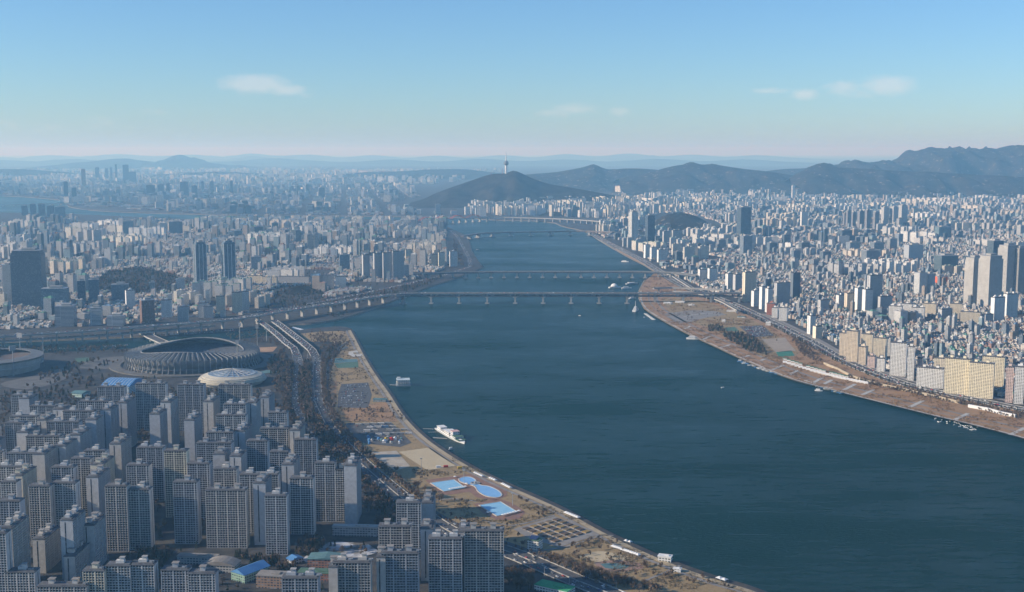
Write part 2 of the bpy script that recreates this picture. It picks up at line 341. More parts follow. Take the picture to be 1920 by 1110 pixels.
ridge('hill', [(765,384),(792,374),(818,362),(850,350),(885,338),(905,331),(925,326),(948,325),(962,320),(978,325),(1000,335),(1030,345),(1060,350),(1100,357),(1150,366),(1230,378)], 10950, 700, 1500, WOODS, .2, seed=1)
ridge('hill', [(1000,408),(1012,402),(1030,397),(1045,397),(1060,401),(1072,408)], 9100, 160, 250, WOODS, .1, seed=12)
ridge('hill', [(1215,428),(1235,411),(1252,402),(1275,399),(1298,403),(1318,412),(1335,423),(1345,430)], 7600, 260, 300, MROCK, .2, seed=2)
ridge('hill', [(505,572),(520,552),(540,541),(565,538),(590,544),(606,556),(618,571)], 4150, 150, 260, WOODS, .1, seed=3, spur=.01)
ridge('mountain', [(940,333),(990,327),(1040,323),(1070,318),(1095,313),(1113,308),(1128,314),(1145,318),(1175,316),(1215,317),(1260,322),(1300,330)], 15500, 1100, 2500, MROCK, .25, seed=4)
ridge('mountain', [(1160,336),(1210,326),(1240,317),(1265,311),(1285,308),(1300,305),(1318,309),(1335,307),(1350,310),(1375,314),(1405,318),(1435,321),(1470,326),(1510,333)], 14200, 950, 2200, MROCK, .3, seed=5)
ridge('mountain', [(1395,330),(1430,322),(1470,317),(1500,316),(1525,315),(1560,322),(1600,335)], 17500, 1400, 2000, MROCK, .25, seed=6)
ridge('mountain', [(1480,335),(1505,322),(1522,313),(1534,307),(1545,305),(1560,309),(1575,314),(1610,316),(1660,319),(1720,322),(1800,326),(1900,331),(2000,338)], 13200, 900, 1600, MROCK, .3, seed=7)
ridge('mountain', [(1540,322),(1572,313),(1588,306),(1603,299),(1618,303),(1640,305),(1655,300),(1672,303),(1688,304),(1702,294),(1718,284),(1735,282),(1755,278),(1775,280),(1790,281),(1799,274),(1810,279),(1830,281),(1850,277),(1872,279),(1890,275),(1900,272),(1915,276),(1950,270),(2000,274),(2060,288),(2120,310)], 15800, 1500, 3500, MROCK, .32, seed=8)
ridge('mountain', [(60,318),(130,306),(170,303),(200,299),(235,297),(262,301),(285,306),(305,301),(322,293),(340,290),(355,295),(378,303),(410,308),(450,313),(480,318)], 34000, 2500, 3000, WOODS, .2, seed=9)
ridge('mountain', [(380,312),(430,300),(470,292),(490,294),(530,299),(570,301),(620,304),(700,303),(760,302),(800,305),(860,304),(920,307),(1000,304),(1100,306),(1180,300),(1260,304),(1340,303),(1400,306),(1450,302),(1490,307),(1560,312)], 58000, 3500, 4000, WOODS, .2, seed=10)
ridge('mountain', [(-80,300),(-20,294),(40,297),(90,291),(150,294),(220,289),(290,293),(360,290),(420,294),(470,288),(520,292),(580,290),(640,295),(700,291),(760,296),(820,292),(880,296),(940,291),(1000,295),(1060,289),(1120,293),(1180,288),(1240,293),(1300,290),(1360,294),(1420,291),(1480,295),(1540,298)], 66000, 4000, 4000, WOODS, .3, seed=21)
ridge('mountain', [(-60,305),(0,300),(60,303),(140,298),(210,302),(420,303),(500,297),(570,300),(650,304),(740,299),(820,303),(900,298),(980,302),(1060,299),(1150,303),(1230,298),(1320,302),(1400,299),(1470,303),(1540,306)], 46000, 3000, 3000, WOODS, .3, seed=22)
ridge('hill', [(620,330),(660,325),(700,322),(750,321),(800,318),(860,317),(900,320),(960,328)], 22000, 1500, 1500, WOODS, .2, seed=11)
ridge('hill', [(-120,322),(-40,318),(20,317),(60,318),(110,322),(160,328)], 23000, 1500, 1500, WOODS, .2, seed=13)
ridge('hill', [(280,330),(330,325),(400,322),(440,323),(500,326),(560,330)], 23000, 900, 900, WOODS, .2, seed=14)

# ------------------------------------------------------------------ regions that the fill keeps clear of
NOFILL = [  # pixel polygons on the ground
 [(160,545),(200,512),(260,502),(330,515),(360,535),(330,550),(250,552)],           # wooded park left
 [(500,580),(515,548),(540,538),(570,536),(600,545),(622,575)],
 [(700,384),(815,372),(900,376),(1000,378),(1100,378),(1230,378),(1150,360),(960,345),(770,372)],
 [(1195,436),(1215,405),(1280,398),(1345,415),(1375,438)],
 [(40,470),(115,462),(130,480),(60,492)],
]
RIVER = catmull(B_SHORE, 10)[::1]
RV = [(p[0], p[1]) for p in catmull(A_SHORE, 12)] + [(545,611)] + [(p[0], p[1]) for p in catmull(B_SHORE + B_NORTH, 12)] + [(-300,366)] + [(p[0], p[1]) for p in reversed(catmull(C_SHORE + C_FAR, 12))]
RW = [at(p[0], p[1], 0) for p in RV]
class Grid: pass
OCC = {}
def occ_key(x, y): return (int(x//12), int(y//12))
def mark(x, y, w, d, pad=6):
    r = max(w, d)/2 + pad; k0 = occ_key(x-r, y-r); k1 = occ_key(x+r, y+r)
    for i in range(k0[0], k1[0]+1):
        for j in range(k0[1], k1[1]+1): OCC[(i, j)] = 1
def free(x, y, w, d):
    r = max(w, d)/2*.8; k0 = occ_key(x-r, y-r); k1 = occ_key(x+r, y+r)
    for i in range(k0[0], k1[0]+1):
        for j in range(k0[1], k1[1]+1):
            if (i, j) in OCC: return False
    return True
PAL_APT = [(.68,.66,.62),(.72,.70,.66),(.64,.59,.50),(.58,.56,.53),(.74,.73,.70),(.66,.58,.47),(.50,.50,.49),(.70,.65,.55)]
PAL_LOW = [(.54,.48,.41),(.64,.58,.50),(.40,.30,.24),(.34,.18,.12),(.56,.50,.42),(.70,.66,.60),(.34,.33,.32),(.48,.37,.28),(.73,.70,.65),(.68,.61,.52)]
PAL_ROOF = [(.30,.30,.29),(.22,.22,.22),(.36,.35,.33),(.10,.24,.17),(.13,.13,.14),(.46,.45,.43),(.12,.27,.22),(.26,.25,.24),(.60,.60,.58),(.15,.25,.36),(.30,.18,.13)]
PAL_OFF = [(.42,.42,.41),(.20,.24,.28),(.12,.16,.20),(.50,.49,.47),(.30,.31,.32),(.36,.29,.23),(.56,.55,.53),(.10,.13,.15),(.26,.34,.36)]
FILL = []                                      # (kind, x, y, w, d, h, yaw, wall, roof)
def pick(p): c = rnd.choice(p); k = rnd.uniform(.85, 1.12); return tuple(min(.8, a*k) for a in c) + (1,)
def fill(poly, yaw, B, mix, scale=1.0, lot=17, dens=1.0, apt_h=(38, 72), off=70, seed=0):
    rr = random.Random(seed)
    ws = [at(p[0], p[1], G) for p in poly]; c, s = math.cos(yaw), math.sin(yaw)
    us = [p.x*c+p.y*s for p in ws]; vs_ = [-p.x*s+p.y*c for p in ws]
    def put(kind, u, v, w, d, h, y2, wc, rc):
        x, y = u*c-v*s, u*s+v*c
        if y < 1200: return
        px, py = proj(x, y, G)
        if px < -70 or px > 1990 or py > 1130 or not in_poly(px, py, poly): return
        for q in NOFILL:
            if in_poly(px, py, q): return
        if kind != 'tree' and not free(x, y, w, d): return
        FILL.append((kind, x, y, w, d, h, y2, wc, rc))
    u = min(us)
    while u < max(us):
        v = min(vs_)
        while v < max(vs_):
            xm, ym = (u+B/2)*c-(v+B/2)*s, (u+B/2)*s+(v+B/2)*c; v0 = v; v += B
            if ym < 1000: continue
            pm = proj(xm, ym, G)
            if pm[0] < -200 or pm[0] > 2120 or pm[1] > 1250 or not any(in_poly(*proj((u+a)*c-(v0+b)*s, (u+a)*s+(v0+b)*c, G), poly) for a in (0, B/2, B) for b in (0, B/2, B)): continue
            t = rr.random()*sum(mix); typ = 0
            while typ < 3 and t > mix[typ]: t -= mix[typ]; typ += 1
            rd = 9*scale
            y2 = yaw + rr.choice((0, 0, 0, .12, -.15))
            if typ == 0:                       # low houses
                L = lot*scale; n = int((B-2*rd)/L)
                for i in range(n):
                    for j in range(n):
                        if (i % 4 == 3 and j % 2) or rr.random() > dens: continue
                        uu, vv = u+rd+L*(i+.5)+rr.uniform(-1.5, 1.5)*scale, v0+rd+L*(j+.5)+rr.uniform(-1.5, 1.5)*scale
                        z = rr.random(); h = rr.uniform(6, 11) if z < .84 else rr.uniform(11, 19) if z < .978 else rr.uniform(26, 44)
                        put('house' if h < 26 else 'office_building', uu, vv, L*rr.uniform(.66, .94), L*rr.uniform(.6, .9), h, y2, pick(PAL_LOW if z < .9 else PAL_OFF), pick(PAL_ROOF))
            elif typ == 1:                     # a complex of slab blocks, one colour and about one height
                wc = pick(PAL_APT); h0 = rr.uniform(*apt_h); tower = rr.random() < .4; ori = rr.choice((0, 0, math.pi/2)); rc = pick(PAL_ROOF[:5])
                gu, gv = (40, 44) if tower else (62, 50)
                if ori: gu, gv = gv, gu
                gu *= scale; gv *= scale
                for i in range(int((B-2*rd)/gu)):
                    for j in range(int((B-2*rd)/gv)):
                        if rr.random() > .9*dens: continue
                        w, d = (rr.uniform(20, 26), rr.uniform(15, 19)) if tower else (rr.uniform(36, 54), rr.uniform(12, 14))
                        put('apartment_block', u+rd+gu*(i+.5)+rr.uniform(-4, 4), v0+rd+gv*(j+.5)+rr.uniform(-4, 4), w*scale**.5, d*scale**.5, h0*rr.uniform(.82, 1.12), y2+ori+rr.choice((0, 0, .25, -.25)), wc, rc)
            elif typ == 2:                     # offices
                L = 36*scale; n = int((B-2*rd)/L)
                for i in range(n):
                    for j in range(n):
                        if rr.random() > .85*dens: continue
                        h = 12+off*rr.random()**2.2
                        put('office_building', u+rd+L*(i+.5)+rr.uniform(-3, 3), v0+rd+L*(j+.5)+rr.uniform(-3, 3), L*rr.uniform(.5, .8), L*rr.uniform(.45, .75), h, y2, pick(PAL_OFF), pick(PAL_ROOF))
            else:
                for i in range(int(40*dens)):
                    FOREST.append((u+rr.random()*B, v0+rr.random()*B, c, s, poly))
        u += B
FOREST = []
#@@LANDMARKS@@
PLAZA = mat('worn_paving', (.15,.145,.135), (.11,.105,.10), .05)
# ------------------------------------------------------------------ roads on the ground
def markpath(pts, r):
    for p, a in along(pts, 10): mark(p.x, p.y, r*2, r*2, 2)
ROADS = {}
def road(key, ppx, width, z, name='road', m=None, barrier=True, step=20, mk=True, level=G):
    pts = path3(ppx, level+z, step); ROADS[key] = (pts, width)
    o = tag(ribbon_mb(pts, width).build(name, m or ASPH), kind='structure')
    if mk: markpath(pts, width/2+6)
    return pts
def walls(key, label, cat, h, w, offs, m, group, name='crash_barrier'):
    pts, wd = ROADS[key]
    for k, off in enumerate(offs):
        q = [p + Vector((0, 0, h)) for p in pts]
        o = ribbon_mb(q, w, h, off).build(name, m); fixnorm(o); tag(o, label[k] if isinstance(label, list) else label, cat, group)
def fixnorm(o):
    bm = bmesh.new(); bm.from_mesh(o.data); bmesh.ops.remove_doubles(bm, verts=bm.verts, dist=.01); bmesh.ops.recalc_face_normals(bm, faces=bm.faces); bm.to_mesh(o.data); bm.free()
road('jl', [(553,655),(560,680),(559,715),(555,752),(562,775),(580,803),(604,830),(640,862)], 20, .5)
road('jr', [(590,665),(588,690),(588,720),(590,752),(606,787),(632,826),(678,870),(722,908),(768,946),(820,984),(880,1014),(950,1034),(1010,1058),(1060,1080),(1110,1100),(1190,1132)], 30, .8)
road('jp', [(652,640),(636,655),(622,672),(614,695),(612,730),(618,770),(640,805),(668,845),(712,885),(770,930),(840,975),(905,1003),(985,1030),(1060,1063),(1150,1100)], 9, .5, mk=False)
road('right', [(1104,436),(1130,450),(1165,468),(1205,489),(1240,511),(1282,536),(1340,557),(1385,575),(1430,596),(1475,618),(1523,642),(1560,664),(1607,687),(1680,715),(1740,731),(1800,744),(1870,758),(1990,782)], 34, .8)
road('left', [(0,606),(150,603),(300,597),(430,588),(520,580),(600,566),(700,546),(790,526),(850,511),(882,499),(880,484),(868,462),(858,444),(845,432)], 22, .5)
road('far', [(110,391),(210,394),(400,401.5),(520,403.5),(640,404),(760,405),(860,406)], 30, 2.0, m=PAVE)
for key, offs in (('jr', (-15.5, 0, 15.5)),):
    walls(key, ['pale concrete wall along the outer edge of the near riverside expressway', 'pale concrete median of the near riverside expressway', 'pale concrete wall between the near expressway and the pool park'], 'barrier', 1.1, .8, offs, KERB, 'walls of the near expressway')
walls('jl', ['pale wall on the arena side of the left slip road', 'pale wall on the tree side of the left slip road'], 'barrier', 1.0, .6, (-10.4, 10.4), KERB, 'walls of the left slip road')
walls('right', ['low grey river wall along the curved right bank expressway', 'grey median of the curved right bank expressway', 'grey noise wall between the right bank expressway and the apartments'], 'wall', 1.1, .7, (-17.5, 0, 17.8), CONC, 'walls of the right bank expressway')
# side road and concrete frontage between noise wall and apartments
road('rside', [(1432,588),(1478,609),(1527,633),(1566,655),(1614,679),(1690,708),(1750,724),(1810,736),(1880,749),(1990,772)], 15, .4, m=PAVE)

# ------------------------------------------------------------------ bridges
BRDARK = mat('bridge_steel', (.10,.11,.12), (.075,.08,.09), .1)
def pier_mb(p, w, d, head=None, haunch=0, ang=0.0):
    mb = MB(); mb.box(0, 0, -p, 0, w, d)
    if head: mb.box(0, 0, 0, 1.8, w*1.2, head)
    return mb
def viaduct(name, label, pts, width, thick, gap, pw, pd, m, group=None, two=None, start=20, arms=0, ground=0.0, truss=0, parapet=KERB, cat='bridge', deckz=None):
    c = pts[0]; root = empty(name, (0, 0, 0)); tag(root, label, cat, group)
    o = ribbon_mb(pts, width, thick).build('deck', [m], root); fixnorm(o)
    top = tag(ribbon_mb([p+Vector((0,0,.25)) for p in pts], width-2).build('roadway', ASPH, root))
    for s in (-1, 1):
        o = ribbon_mb([p+Vector((0,0,1.3)) for p in pts], .7, 1.3, s*(width/2-.3)).build('parapet', parapet, root); fixnorm(o)
    if two:
        o = ribbon_mb([p-Vector((0,0,two)) for p in pts], width*.8, 3.0).build('lower_deck', BRDARK, root); fixnorm(o)
    low = thick + (two - thick + 3.0 if two else 0) - .2
    for p, a in along(pts, gap, start):
        h = p.z - low - ground
        if h < 3: continue
        mb = MB(); mb.box(0, 0, ground-1.5, p.z-low, pw, pd); mb.box(0, 0, p.z-low-2.2, p.z-low+.0, pw*1.3, width*.86)
        if ground == 0: mb.box(0, 0, -2, 2.2, pw*2.4, pd*1.5)
        if two:
            for t in (-.36, .36): mb.box(0, t*width, p.z-low-.5, p.z-thick+.2, pw*.7, 1.6)
        if arms:
            for sg in (-1, 1):
                for t in (-.34, .34):
                    mb.bar((sg*1, t*width, p.z-low-3), (sg*arms, t*width, p.z-thick-.2), 1.5, 1.1, 4)
        mb.build('pier', CONC, root, (p.x, p.y, 0), a)
    return root
def lev(ppx, base, step=18):
    """deck points: each photo point with the level of the water or ground below it"""
    return [at(p[0], p[1], base) for p in catmull(ppx, step)]
b1 = [at(740, 551.5, 33), at(760, 550, 33.5)] + [at(x, 549.3, 34) for x in range(790, 1420, 30)]
viaduct('double_deck_bridge', 'nearest river bridge, double decked with slanting struts over its pale piers', b1, 26, 3.2, 90.5, 6, 18, BRDARK, 'bridges over the river', two=8.5, start=30, arms=26, parapet=CONC)
b2 = lev([(790,513),(840,510.5),(900,509.5),(1000,509),(1150,509),(1210,509.5),(1262,511),(1310,517)], 24)
viaduct('girder_bridge', 'flat girder bridge just behind the double decked one, on many close piers', b2, 28, 5, 50, 6, 22, BRDARK, 'bridges over the river', start=30)
b3 = lev([(865,442),(895,437.5),(935,435),(1000,434),(1060,433),(1100,433),(1150,435)], 24)
viaduct('arched_girder_bridge', 'third river bridge with reddish girders on a few wide set piers', b3, 30, 6, 118, 10, 24, mat('bridge_red', (.16,.11,.10), (.13,.10,.09), .1), 'bridges over the river', start=100, arms=26)
b4 = lev([(795,414),(830,411.8),(870,409.5),(905,407.8),(945,407.3),(1000,408.5),(1060,410.6),(1110,413.6),(1150,418)], 28)
r4 = viaduct('truss_bridge', 'farthest river bridge with small orange truss humps at its left end', b4, 22, 4, 62, 6, 16, CONC, 'bridges over the river', start=30, parapet=CONC)
tm = MB()
for p, a in along(b4, 150, 20)[:4]:
    d = Vector((math.cos(a), math.sin(a), 0)); q = Vector((-d.y, d.x, 0))
    for s in (-9, 9):
        for k in range(6): tm.bar(p+q*s+d*(k*22-66)+Vector((0,0,2+22*math.sin(math.pi*k/6))), p+q*s+d*(k*22-44)+Vector((0,0,2+22*math.sin(math.pi*(k+1)/6))), 2.0, 2.0, 4)
tm.build('truss', ORANGE, r4)
viaduct('low_river_bridge', 'low dark bridge over the far left bend of the river', lev([(-40,385),(20,384),(75,382.5),(135,380)], 14), 26, 3.5, 90, 6, 20, CONC, 'bridges over the river')
# elevated expressway over the stream bank, upper and lower level
up = lev([(-60,634),(60,626),(160,620),(300,609.5),(430,598.5),(505,587),(570,576.5),(640,566),(690,557.5),(722,553),(742,551.4)], 30)
viaduct('elevated_expressway', 'upper level of the elevated expressway that curves along the stream into the bridge', up, 30, 2.6, 62, 3.6, 10, CONC, 'elevated roads', ground=G, cat='viaduct'); ROADS['up'] = (up, 30); markpath(up, 24)
lo = lev([(-60,644),(60,636),(160,630),(260,623),(345,616),(400,610)], 16)
viaduct('elevated_expressway', 'lower level of the elevated expressway beside the stream, ending left of the ramps', lo, 20, 2.2, 58, 3, 9, CONC, 'elevated roads', ground=G, cat='viaduct'); ROADS['lo'] = (lo, 20); markpath(lo, 14)
ra = lev([(484,600),(500,611),(520,627),(540,645)], 14)+[at(551,652.5,10), at(556,664,4.9)]
viaduct('ramp_viaduct', 'left of the two sunlit ramps leading from the expressway towards the arena', ra, 17, 2, 45, 3, 9, CONC, 'ramps over the stream', ground=G, cat='viaduct'); ROADS['ra'] = (ra, 17)
rb = lev([(512,600),(528,611),(550,628),(572,645)], 14)+[at(585,656.5,10), at(591,668,4.9)]
viaduct('ramp_viaduct', 'right of the two sunlit ramps, passing beside the grassy point', rb, 20, 2, 45, 3, 9, CONC, 'ramps over the stream', ground=G, cat='viaduct'); ROADS['rb'] = (rb, 20)
rc = lev([(268,623),(285,632),(310,643)], 10)
viaduct('stream_bridge', 'short pale road bridge over the stream behind the oval arena', rc, 26, 2, 40, 3, 9, LIGHTC, 'ramps over the stream', ground=0)
rd_ = lev([(1262,546),(1296,547.5),(1330,555),(1358,567),(1385,582)], 16)
viaduct('ramp_viaduct', 'pale curved ramp descending from the double decked bridge to the right bank road', rd_, 12, 2, 50, 3, 7, LIGHTC, 'right bank ramps', ground=G, cat='viaduct')
re_ = lev([(1225,540),(1260,539),(1310,541),(1390,546)], 18)
viaduct('ramp_viaduct', 'straight dark ramp behind the right end of the double decked bridge', re_, 16, 3, 60, 3, 9, CONC, 'right bank ramps', ground=G, cat='viaduct')
rf_ = lev([(1240,508),(1262,517),(1284,531),(1300,541)], 12)
viaduct('ramp_viaduct', 'pale ramp along the shore between the two nearest bridges', rf_, 12, 2, 50, 3, 7, LIGHTC, 'right bank ramps', ground=G, cat='viaduct')
# weir of white water at the stream mouth
tag(sheet('white_water', [(549,612.5),(572,618),(570,620.5),(546,614.5)], -3.6, mat('foam', (.75,.77,.78), (.5,.55,.6), .3), smooth=False), kind='structure')

# ------------------------------------------------------------------ oval stadium, round gym, ballpark
def stadium():
    RIBM = mat('rib_concrete', (.28,.28,.28), (.19,.19,.19), .12)
    c = at(360, 704, G); c = Vector((gx(362, c.y+150), c.y+150, G)); a, b = 146, 150; N = 72
    root = empty('oval_stadium', c); tag(root, 'grey oval sports stadium with concrete ribs all round its wall', 'stadium'); mark(c.x, c.y, 330, 330)
    hr = lambda t: 27 + 5*math.sin(t)**2
    def ring(r, z, t): return (r*a*math.cos(t), r*b*math.sin(t), z)
    ts = [2*math.pi*k/N for k in range(N)]
    def band(mb, r0, z0, r1, z1):
        for k in range(N):
            t, u = ts[k], 2*math.pi*(k+1)/N
            mb.quad(ring(r0, z0(t), t), ring(r0, z0(u), u), ring(r1, z1(u), u), ring(r1, z1(t), t))
    K = lambda v: (lambda t: v)
    w = MB(); band(w, .93, K(0), .93, K(9)); band(w, .93, K(9), .99, K(9)); band(w, .99, K(9), .99, K(11)); band(w, .99, K(11), .95, K(11)); band(w, .95, K(11), .95, lambda t: hr(t)*.62); band(w, .95, lambda t: hr(t)*.62, 1.0, lambda t: hr(t)*.62); band(w, 1.0, lambda t: hr(t)*.62, 1.005, lambda t: hr(t)-1.0)
    w.build('wall', mat('stadium_concrete', (.19,.19,.19), (.14,.14,.14), .08), root)
    g = MB(); band(g, .945, K(11.2), .945, lambda t: hr(t)*.6); g.build('gallery_glazing', GLASSD, root)
    # roof: rises inwards, widest on the long sides
    ri = lambda t: .80 - .10*abs(math.sin(t))
    rz = lambda t: hr(t) + 2 + 9*math.sin(t)**2
    rf = MB()
    for k in range(N):
        t, u = ts[k], 2*math.pi*(k+1)/N
        rf.quad(ring(1.005, hr(t)-1, t), ring(1.005, hr(u)-1, u), ring(ri(u), rz(u), u), ring(ri(t), rz(t), t))
        rf.quad(ring(ri(t), rz(t), t), ring(ri(u), rz(u), u), ring(ri(u), rz(u)-2.2, u), ring(ri(t), rz(t)-2.2, t))
        rf.quad(ring(ri(t), rz(t)-2.2, t), ring(ri(u), rz(u)-2.2, u), ring(1.0, hr(u)-3, u), ring(1.0, hr(t)-3, t))
    rf.build('roof', mat('stadium_roof', (.085,.10,.115), (.06,.075,.09), .06), root)
    rm = MB(); band(rm, 1, K(0), 1, K(1))
    tr = MB()
    for k in range(N):
        t, u = ts[k], 2*math.pi*(k+1)/N
        tr.bar(ring(ri(t), rz(t)+.5, t), ring(ri(u), rz(u)+.5, u), 1.4, 1.4, 5)
    tr.build('rim', RIBM, root)
    bow = MB(); band(bow, .92, lambda t: hr(t)-6, .48, K(3)); bow.build('seating_bowl', mat('seats', (.10,.12,.15), (.06,.07,.10), .25), root)
    tk = MB(); band(tk, .48, K(2.6), .36, K(2.6)); tk.build('running_track', mat('track', (.24,.10,.07)), root)
    f = MB(); f.poly([ring(.36, 2.4, t) for t in ts]); f.build('pitch', mat('pitch', (.16,.17,.08), (.2,.17,.1), .05), root)
    rib = None
    for t in ts:
        m = MB(); n = Vector((math.cos(t)/a, math.sin(t)/b, 0)).normalized(); q = Vector((-n.y, n.x, 0))
        prof = [(1.045,0),(1.005,hr(t)*.5),(1.03,hr(t)*.85),(1.02,hr(t)+2.2),(ri(t)+.02,rz(t)+1.2)]; P = [Vector(ring(r, z, t)) for r, z in prof]
        for i in range(4):
            A, B = P[i], P[i+1]; d = (B-A).normalized(); s = d.cross(q).normalized()
            wd = 2.2 if i < 3 else 1.0; th = 2.6 if i < 3 else 1.0
            c8 = [A+q*.7*x+s*y for x, y in ((-1,-th*.5),(1,-th*.5),(1,th*.5),(-1,th*.5))] + [B+q*.7*x+s*y for x, y in ((-1,-th*.5),(1,-th*.5),(1,th*.5),(-1,th*.5))]
            for f4 in ((0,1,5,4),(1,2,6,5),(2,3,7,6),(3,0,4,7),(4,5,6,7)): m.quad(*[c8[j] for j in f4])
        m.build('rib', RIBM, root)
    p = MB(); 
    pod = MB(); pod.lathe(0, 0, [(0,.4),(185,.4),(185,3),(160,3)][1:], 48, 1, .95, cap=False); pod.build('plaza_ring', PLAZA, root)
    for mx, my in ((478,650,),): pass
    return c
SC = stadium()
def gym():
    c = at(436, 728, G); c.y += 62; c.x = gx(436, c.y); root = empty('round_gymnasium', c); tag(root, 'low round gymnasium with stepped cream skirt and glazed dome roof', 'sports hall'); mark(c.x, c.y, 150, 130)
    s = MB(); s.lathe(0, 0, [(62,0),(64,4),(70,6),(71,9),(69,9.3),(69.5,12),(66,12.3),(66.5,15),(62,15.3),(62,17),(50,20.5),(48,20.5)], 56, cap=False); s.build('stepped_wall', mat('cream_panels', (.52,.48,.38), (.42,.39,.33), .1), root)
    d = MB(); d.lathe(0, 0, [(50,20.4),(50,21),(38,21.6),(38,23.2),(28,23.7),(28,25.2),(18,25.6),(18,27),(8,27.4),(8,28.6),(2,29.5)], 40); d.build('dome', mat('dome_glass', (.30,.36,.42), (.24,.30,.37), .1, rough=.25, spec=.6), root)
    for k in range(24):
        t = 2*math.pi*k/24; m = MB(); m.bar((50*math.cos(t),50*math.sin(t),21.3), (3*math.cos(t),3*math.sin(t),30), .5, .4, 4); m.build('dome_rib', LIGHTC, root)
gym()
def ballpark():
    c = at(-8, 709, G); c.y += 104; c.x = gx(-18, c.y); root = empty('baseball_stadium', c); tag(root, 'baseball stadium cut by the left picture edge, grey tiers round an open field', 'stadium'); mark(c.x, c.y, 220, 220)
    K = 48; m = MB(); m.lathe(0, 0, [(104,0),(106,12),(112,13),(112,16),(108,16),(110,26),(100,27)], K, cap=False); m.build('wall', CONC, root)
    m = MB(); m.lathe(0, 0, [(100,27),(72,12),(62,4)], K, cap=False); m.build('seating_bowl', mat('ball_seats', (.09,.10,.12), (.12,.085,.075), .05), root)
    m = MB(); m.lathe(0, 0, [(62,3.8),(1,3.8)], K); m.build('pitch', mat('ball_field', (.20,.15,.09), (.15,.14,.07), .03), root)
    m = MB(); m.lathe(0, 0, [(113,30),(86,33),(86,31.5),(113,28.5)], K, cap=False); m.build('canopy_roof', mat('ball_roof', (.17,.18,.19), (.13,.14,.15), .05), root)
    for k in range(6):
        t = 2*math.pi*(k+.3)/6; p = (112*math.cos(t), 112*math.sin(t)); m = MB(); m.bar((*p, 0), (*p, 58), 1.2, .9); m.box(*p, 55, 66, 14, 2, t+math.pi/2); m.build('floodlight_mast', STEEL, root)
ballpark()
def mast(px, py, h, label):
    c = at(px, py, G); root = empty('floodlight_mast', c); tag(root, label, 'floodlight', 'floodlight masts round the arena')
    m = MB(); m.bar((0,0,0), (0,0,h), 1.1, .7, 8); m.build('pole', CONC, root); m = MB(); m.box(0, 0, h, h+8, 7, 1.5); m.build('lamp_panel', STEEL, root)
mast(446, 695, 60, 'pale floodlight mast in front of the oval arena near the round gym')
mast(483, 660, 58, 'tall floodlight mast right of the arena by the orange training field'); mast(450, 640, 40, 'floodlight mast behind the arena left of the ramps'); mast(500, 640, 38, 'floodlight mast between the two ramps')
tag(sheet('running_ground', [(474,652),(520,650),(512,659),(478,662)], .6, mat('clay_field', (.42,.27,.16), (.36,.22,.13), .05), smooth=False), kind='structure')
tag(sheet('court', [(483,698),(515,690),(520,697),(492,701)], .6, TEALR, smooth=False), kind='structure')
sheet('ground_paving', [(60,705),(120,690),(138,700),(110,716),(50,730),(0,720)], .4, PLAZA)
sheet('plaza', [(150,676),(240,668),(250,690),(150,690)], .4, PLAZA)
sheet('court_surface', [(140,672),(165,670),(170,676),(145,679)], .6, GREENR, smooth=False)
def hall(name, label, cat, px, py, w, d, h, yaw, roofm, wallc, rise=6, ribs=0, curved=False):
    c = at(px, py, G); c.y += d/2; c.x = gx(px, c.y); root = empty(name, c, yaw); tag(root, label, cat); mark(c.x, c.y, max(w, d), max(w, d), 3)
    m = MB(); m.box(0, 0, 0, h, w, d); o = m.build('wall', WALL_O, root); o.color = wallc + (1,)
    m = MB(); n = 8 if curved else 2; pr = [(-w/2-1 + (w+2)*k/n, h + .05 + rise*(math.sin(math.pi*k/n))) for k in range(n+1)]
    for (xa, za), (xb, zb) in zip(pr, pr[1:]): m.quad((xa,-d/2-1,za), (xb,-d/2-1,zb), (xb,d/2+1,zb), (xa,d/2+1,za))
    for y in (-d/2-1, d/2+1): m.poly([(x, y, z) for x, z in (pr if y < 0 else pr[::-1])])
    m.build('roof', roofm, root)
    for k in range(ribs):
        y = -d/2 + d*(k+.5)/ribs; m = MB()
        for (xa, za), (xb, zb) in zip(pr, pr[1:]): m.bar((xa,y,za+.1), (xb,y,zb+.1), .4, .4, 4)
        m.build('roof_rib', WHITE, root)
    return root
hall('swimming_hall', 'large hall under a bright blue roof with white ribs, behind the slab blocks', 'hall', 232, 738, 70, 60, 16, R(80), STEELB, (.4,.5,.55), 10, 9, True)
hall('swimming_hall', 'small hall with a pale blue roof left of the big blue one', 'hall', 152, 745, 28, 26, 8, R(70), TEALR, (.4,.55,.5), 3)
hall('school_hall', 'long gym hall with blue ridged roof near the bottom edge', 'hall', 470, 1093, 22, 38, 10, R(-35), STEELB, (.22,.36,.28), 5, 0)
hall('school_hall', 'hall under a pale arched roof left of the blue roofed gym', 'hall', 415, 1073, 40, 20, 8, R(-8), PAVE, (.35,.35,.34), 5, 0, True)
hall('school_wing', 'small blue gable roofed shed beside the snowy school yard', 'shed', 553, 1057, 16, 12, 5, R(40), STEELB, (.4,.4,.4), 3)
hall('school_hall', 'brick hall with teal roof behind the bottom slab block', 'hall', 612, 1066, 40, 22, 11, R(-4), TEALR, (.25,.13,.09), 2)
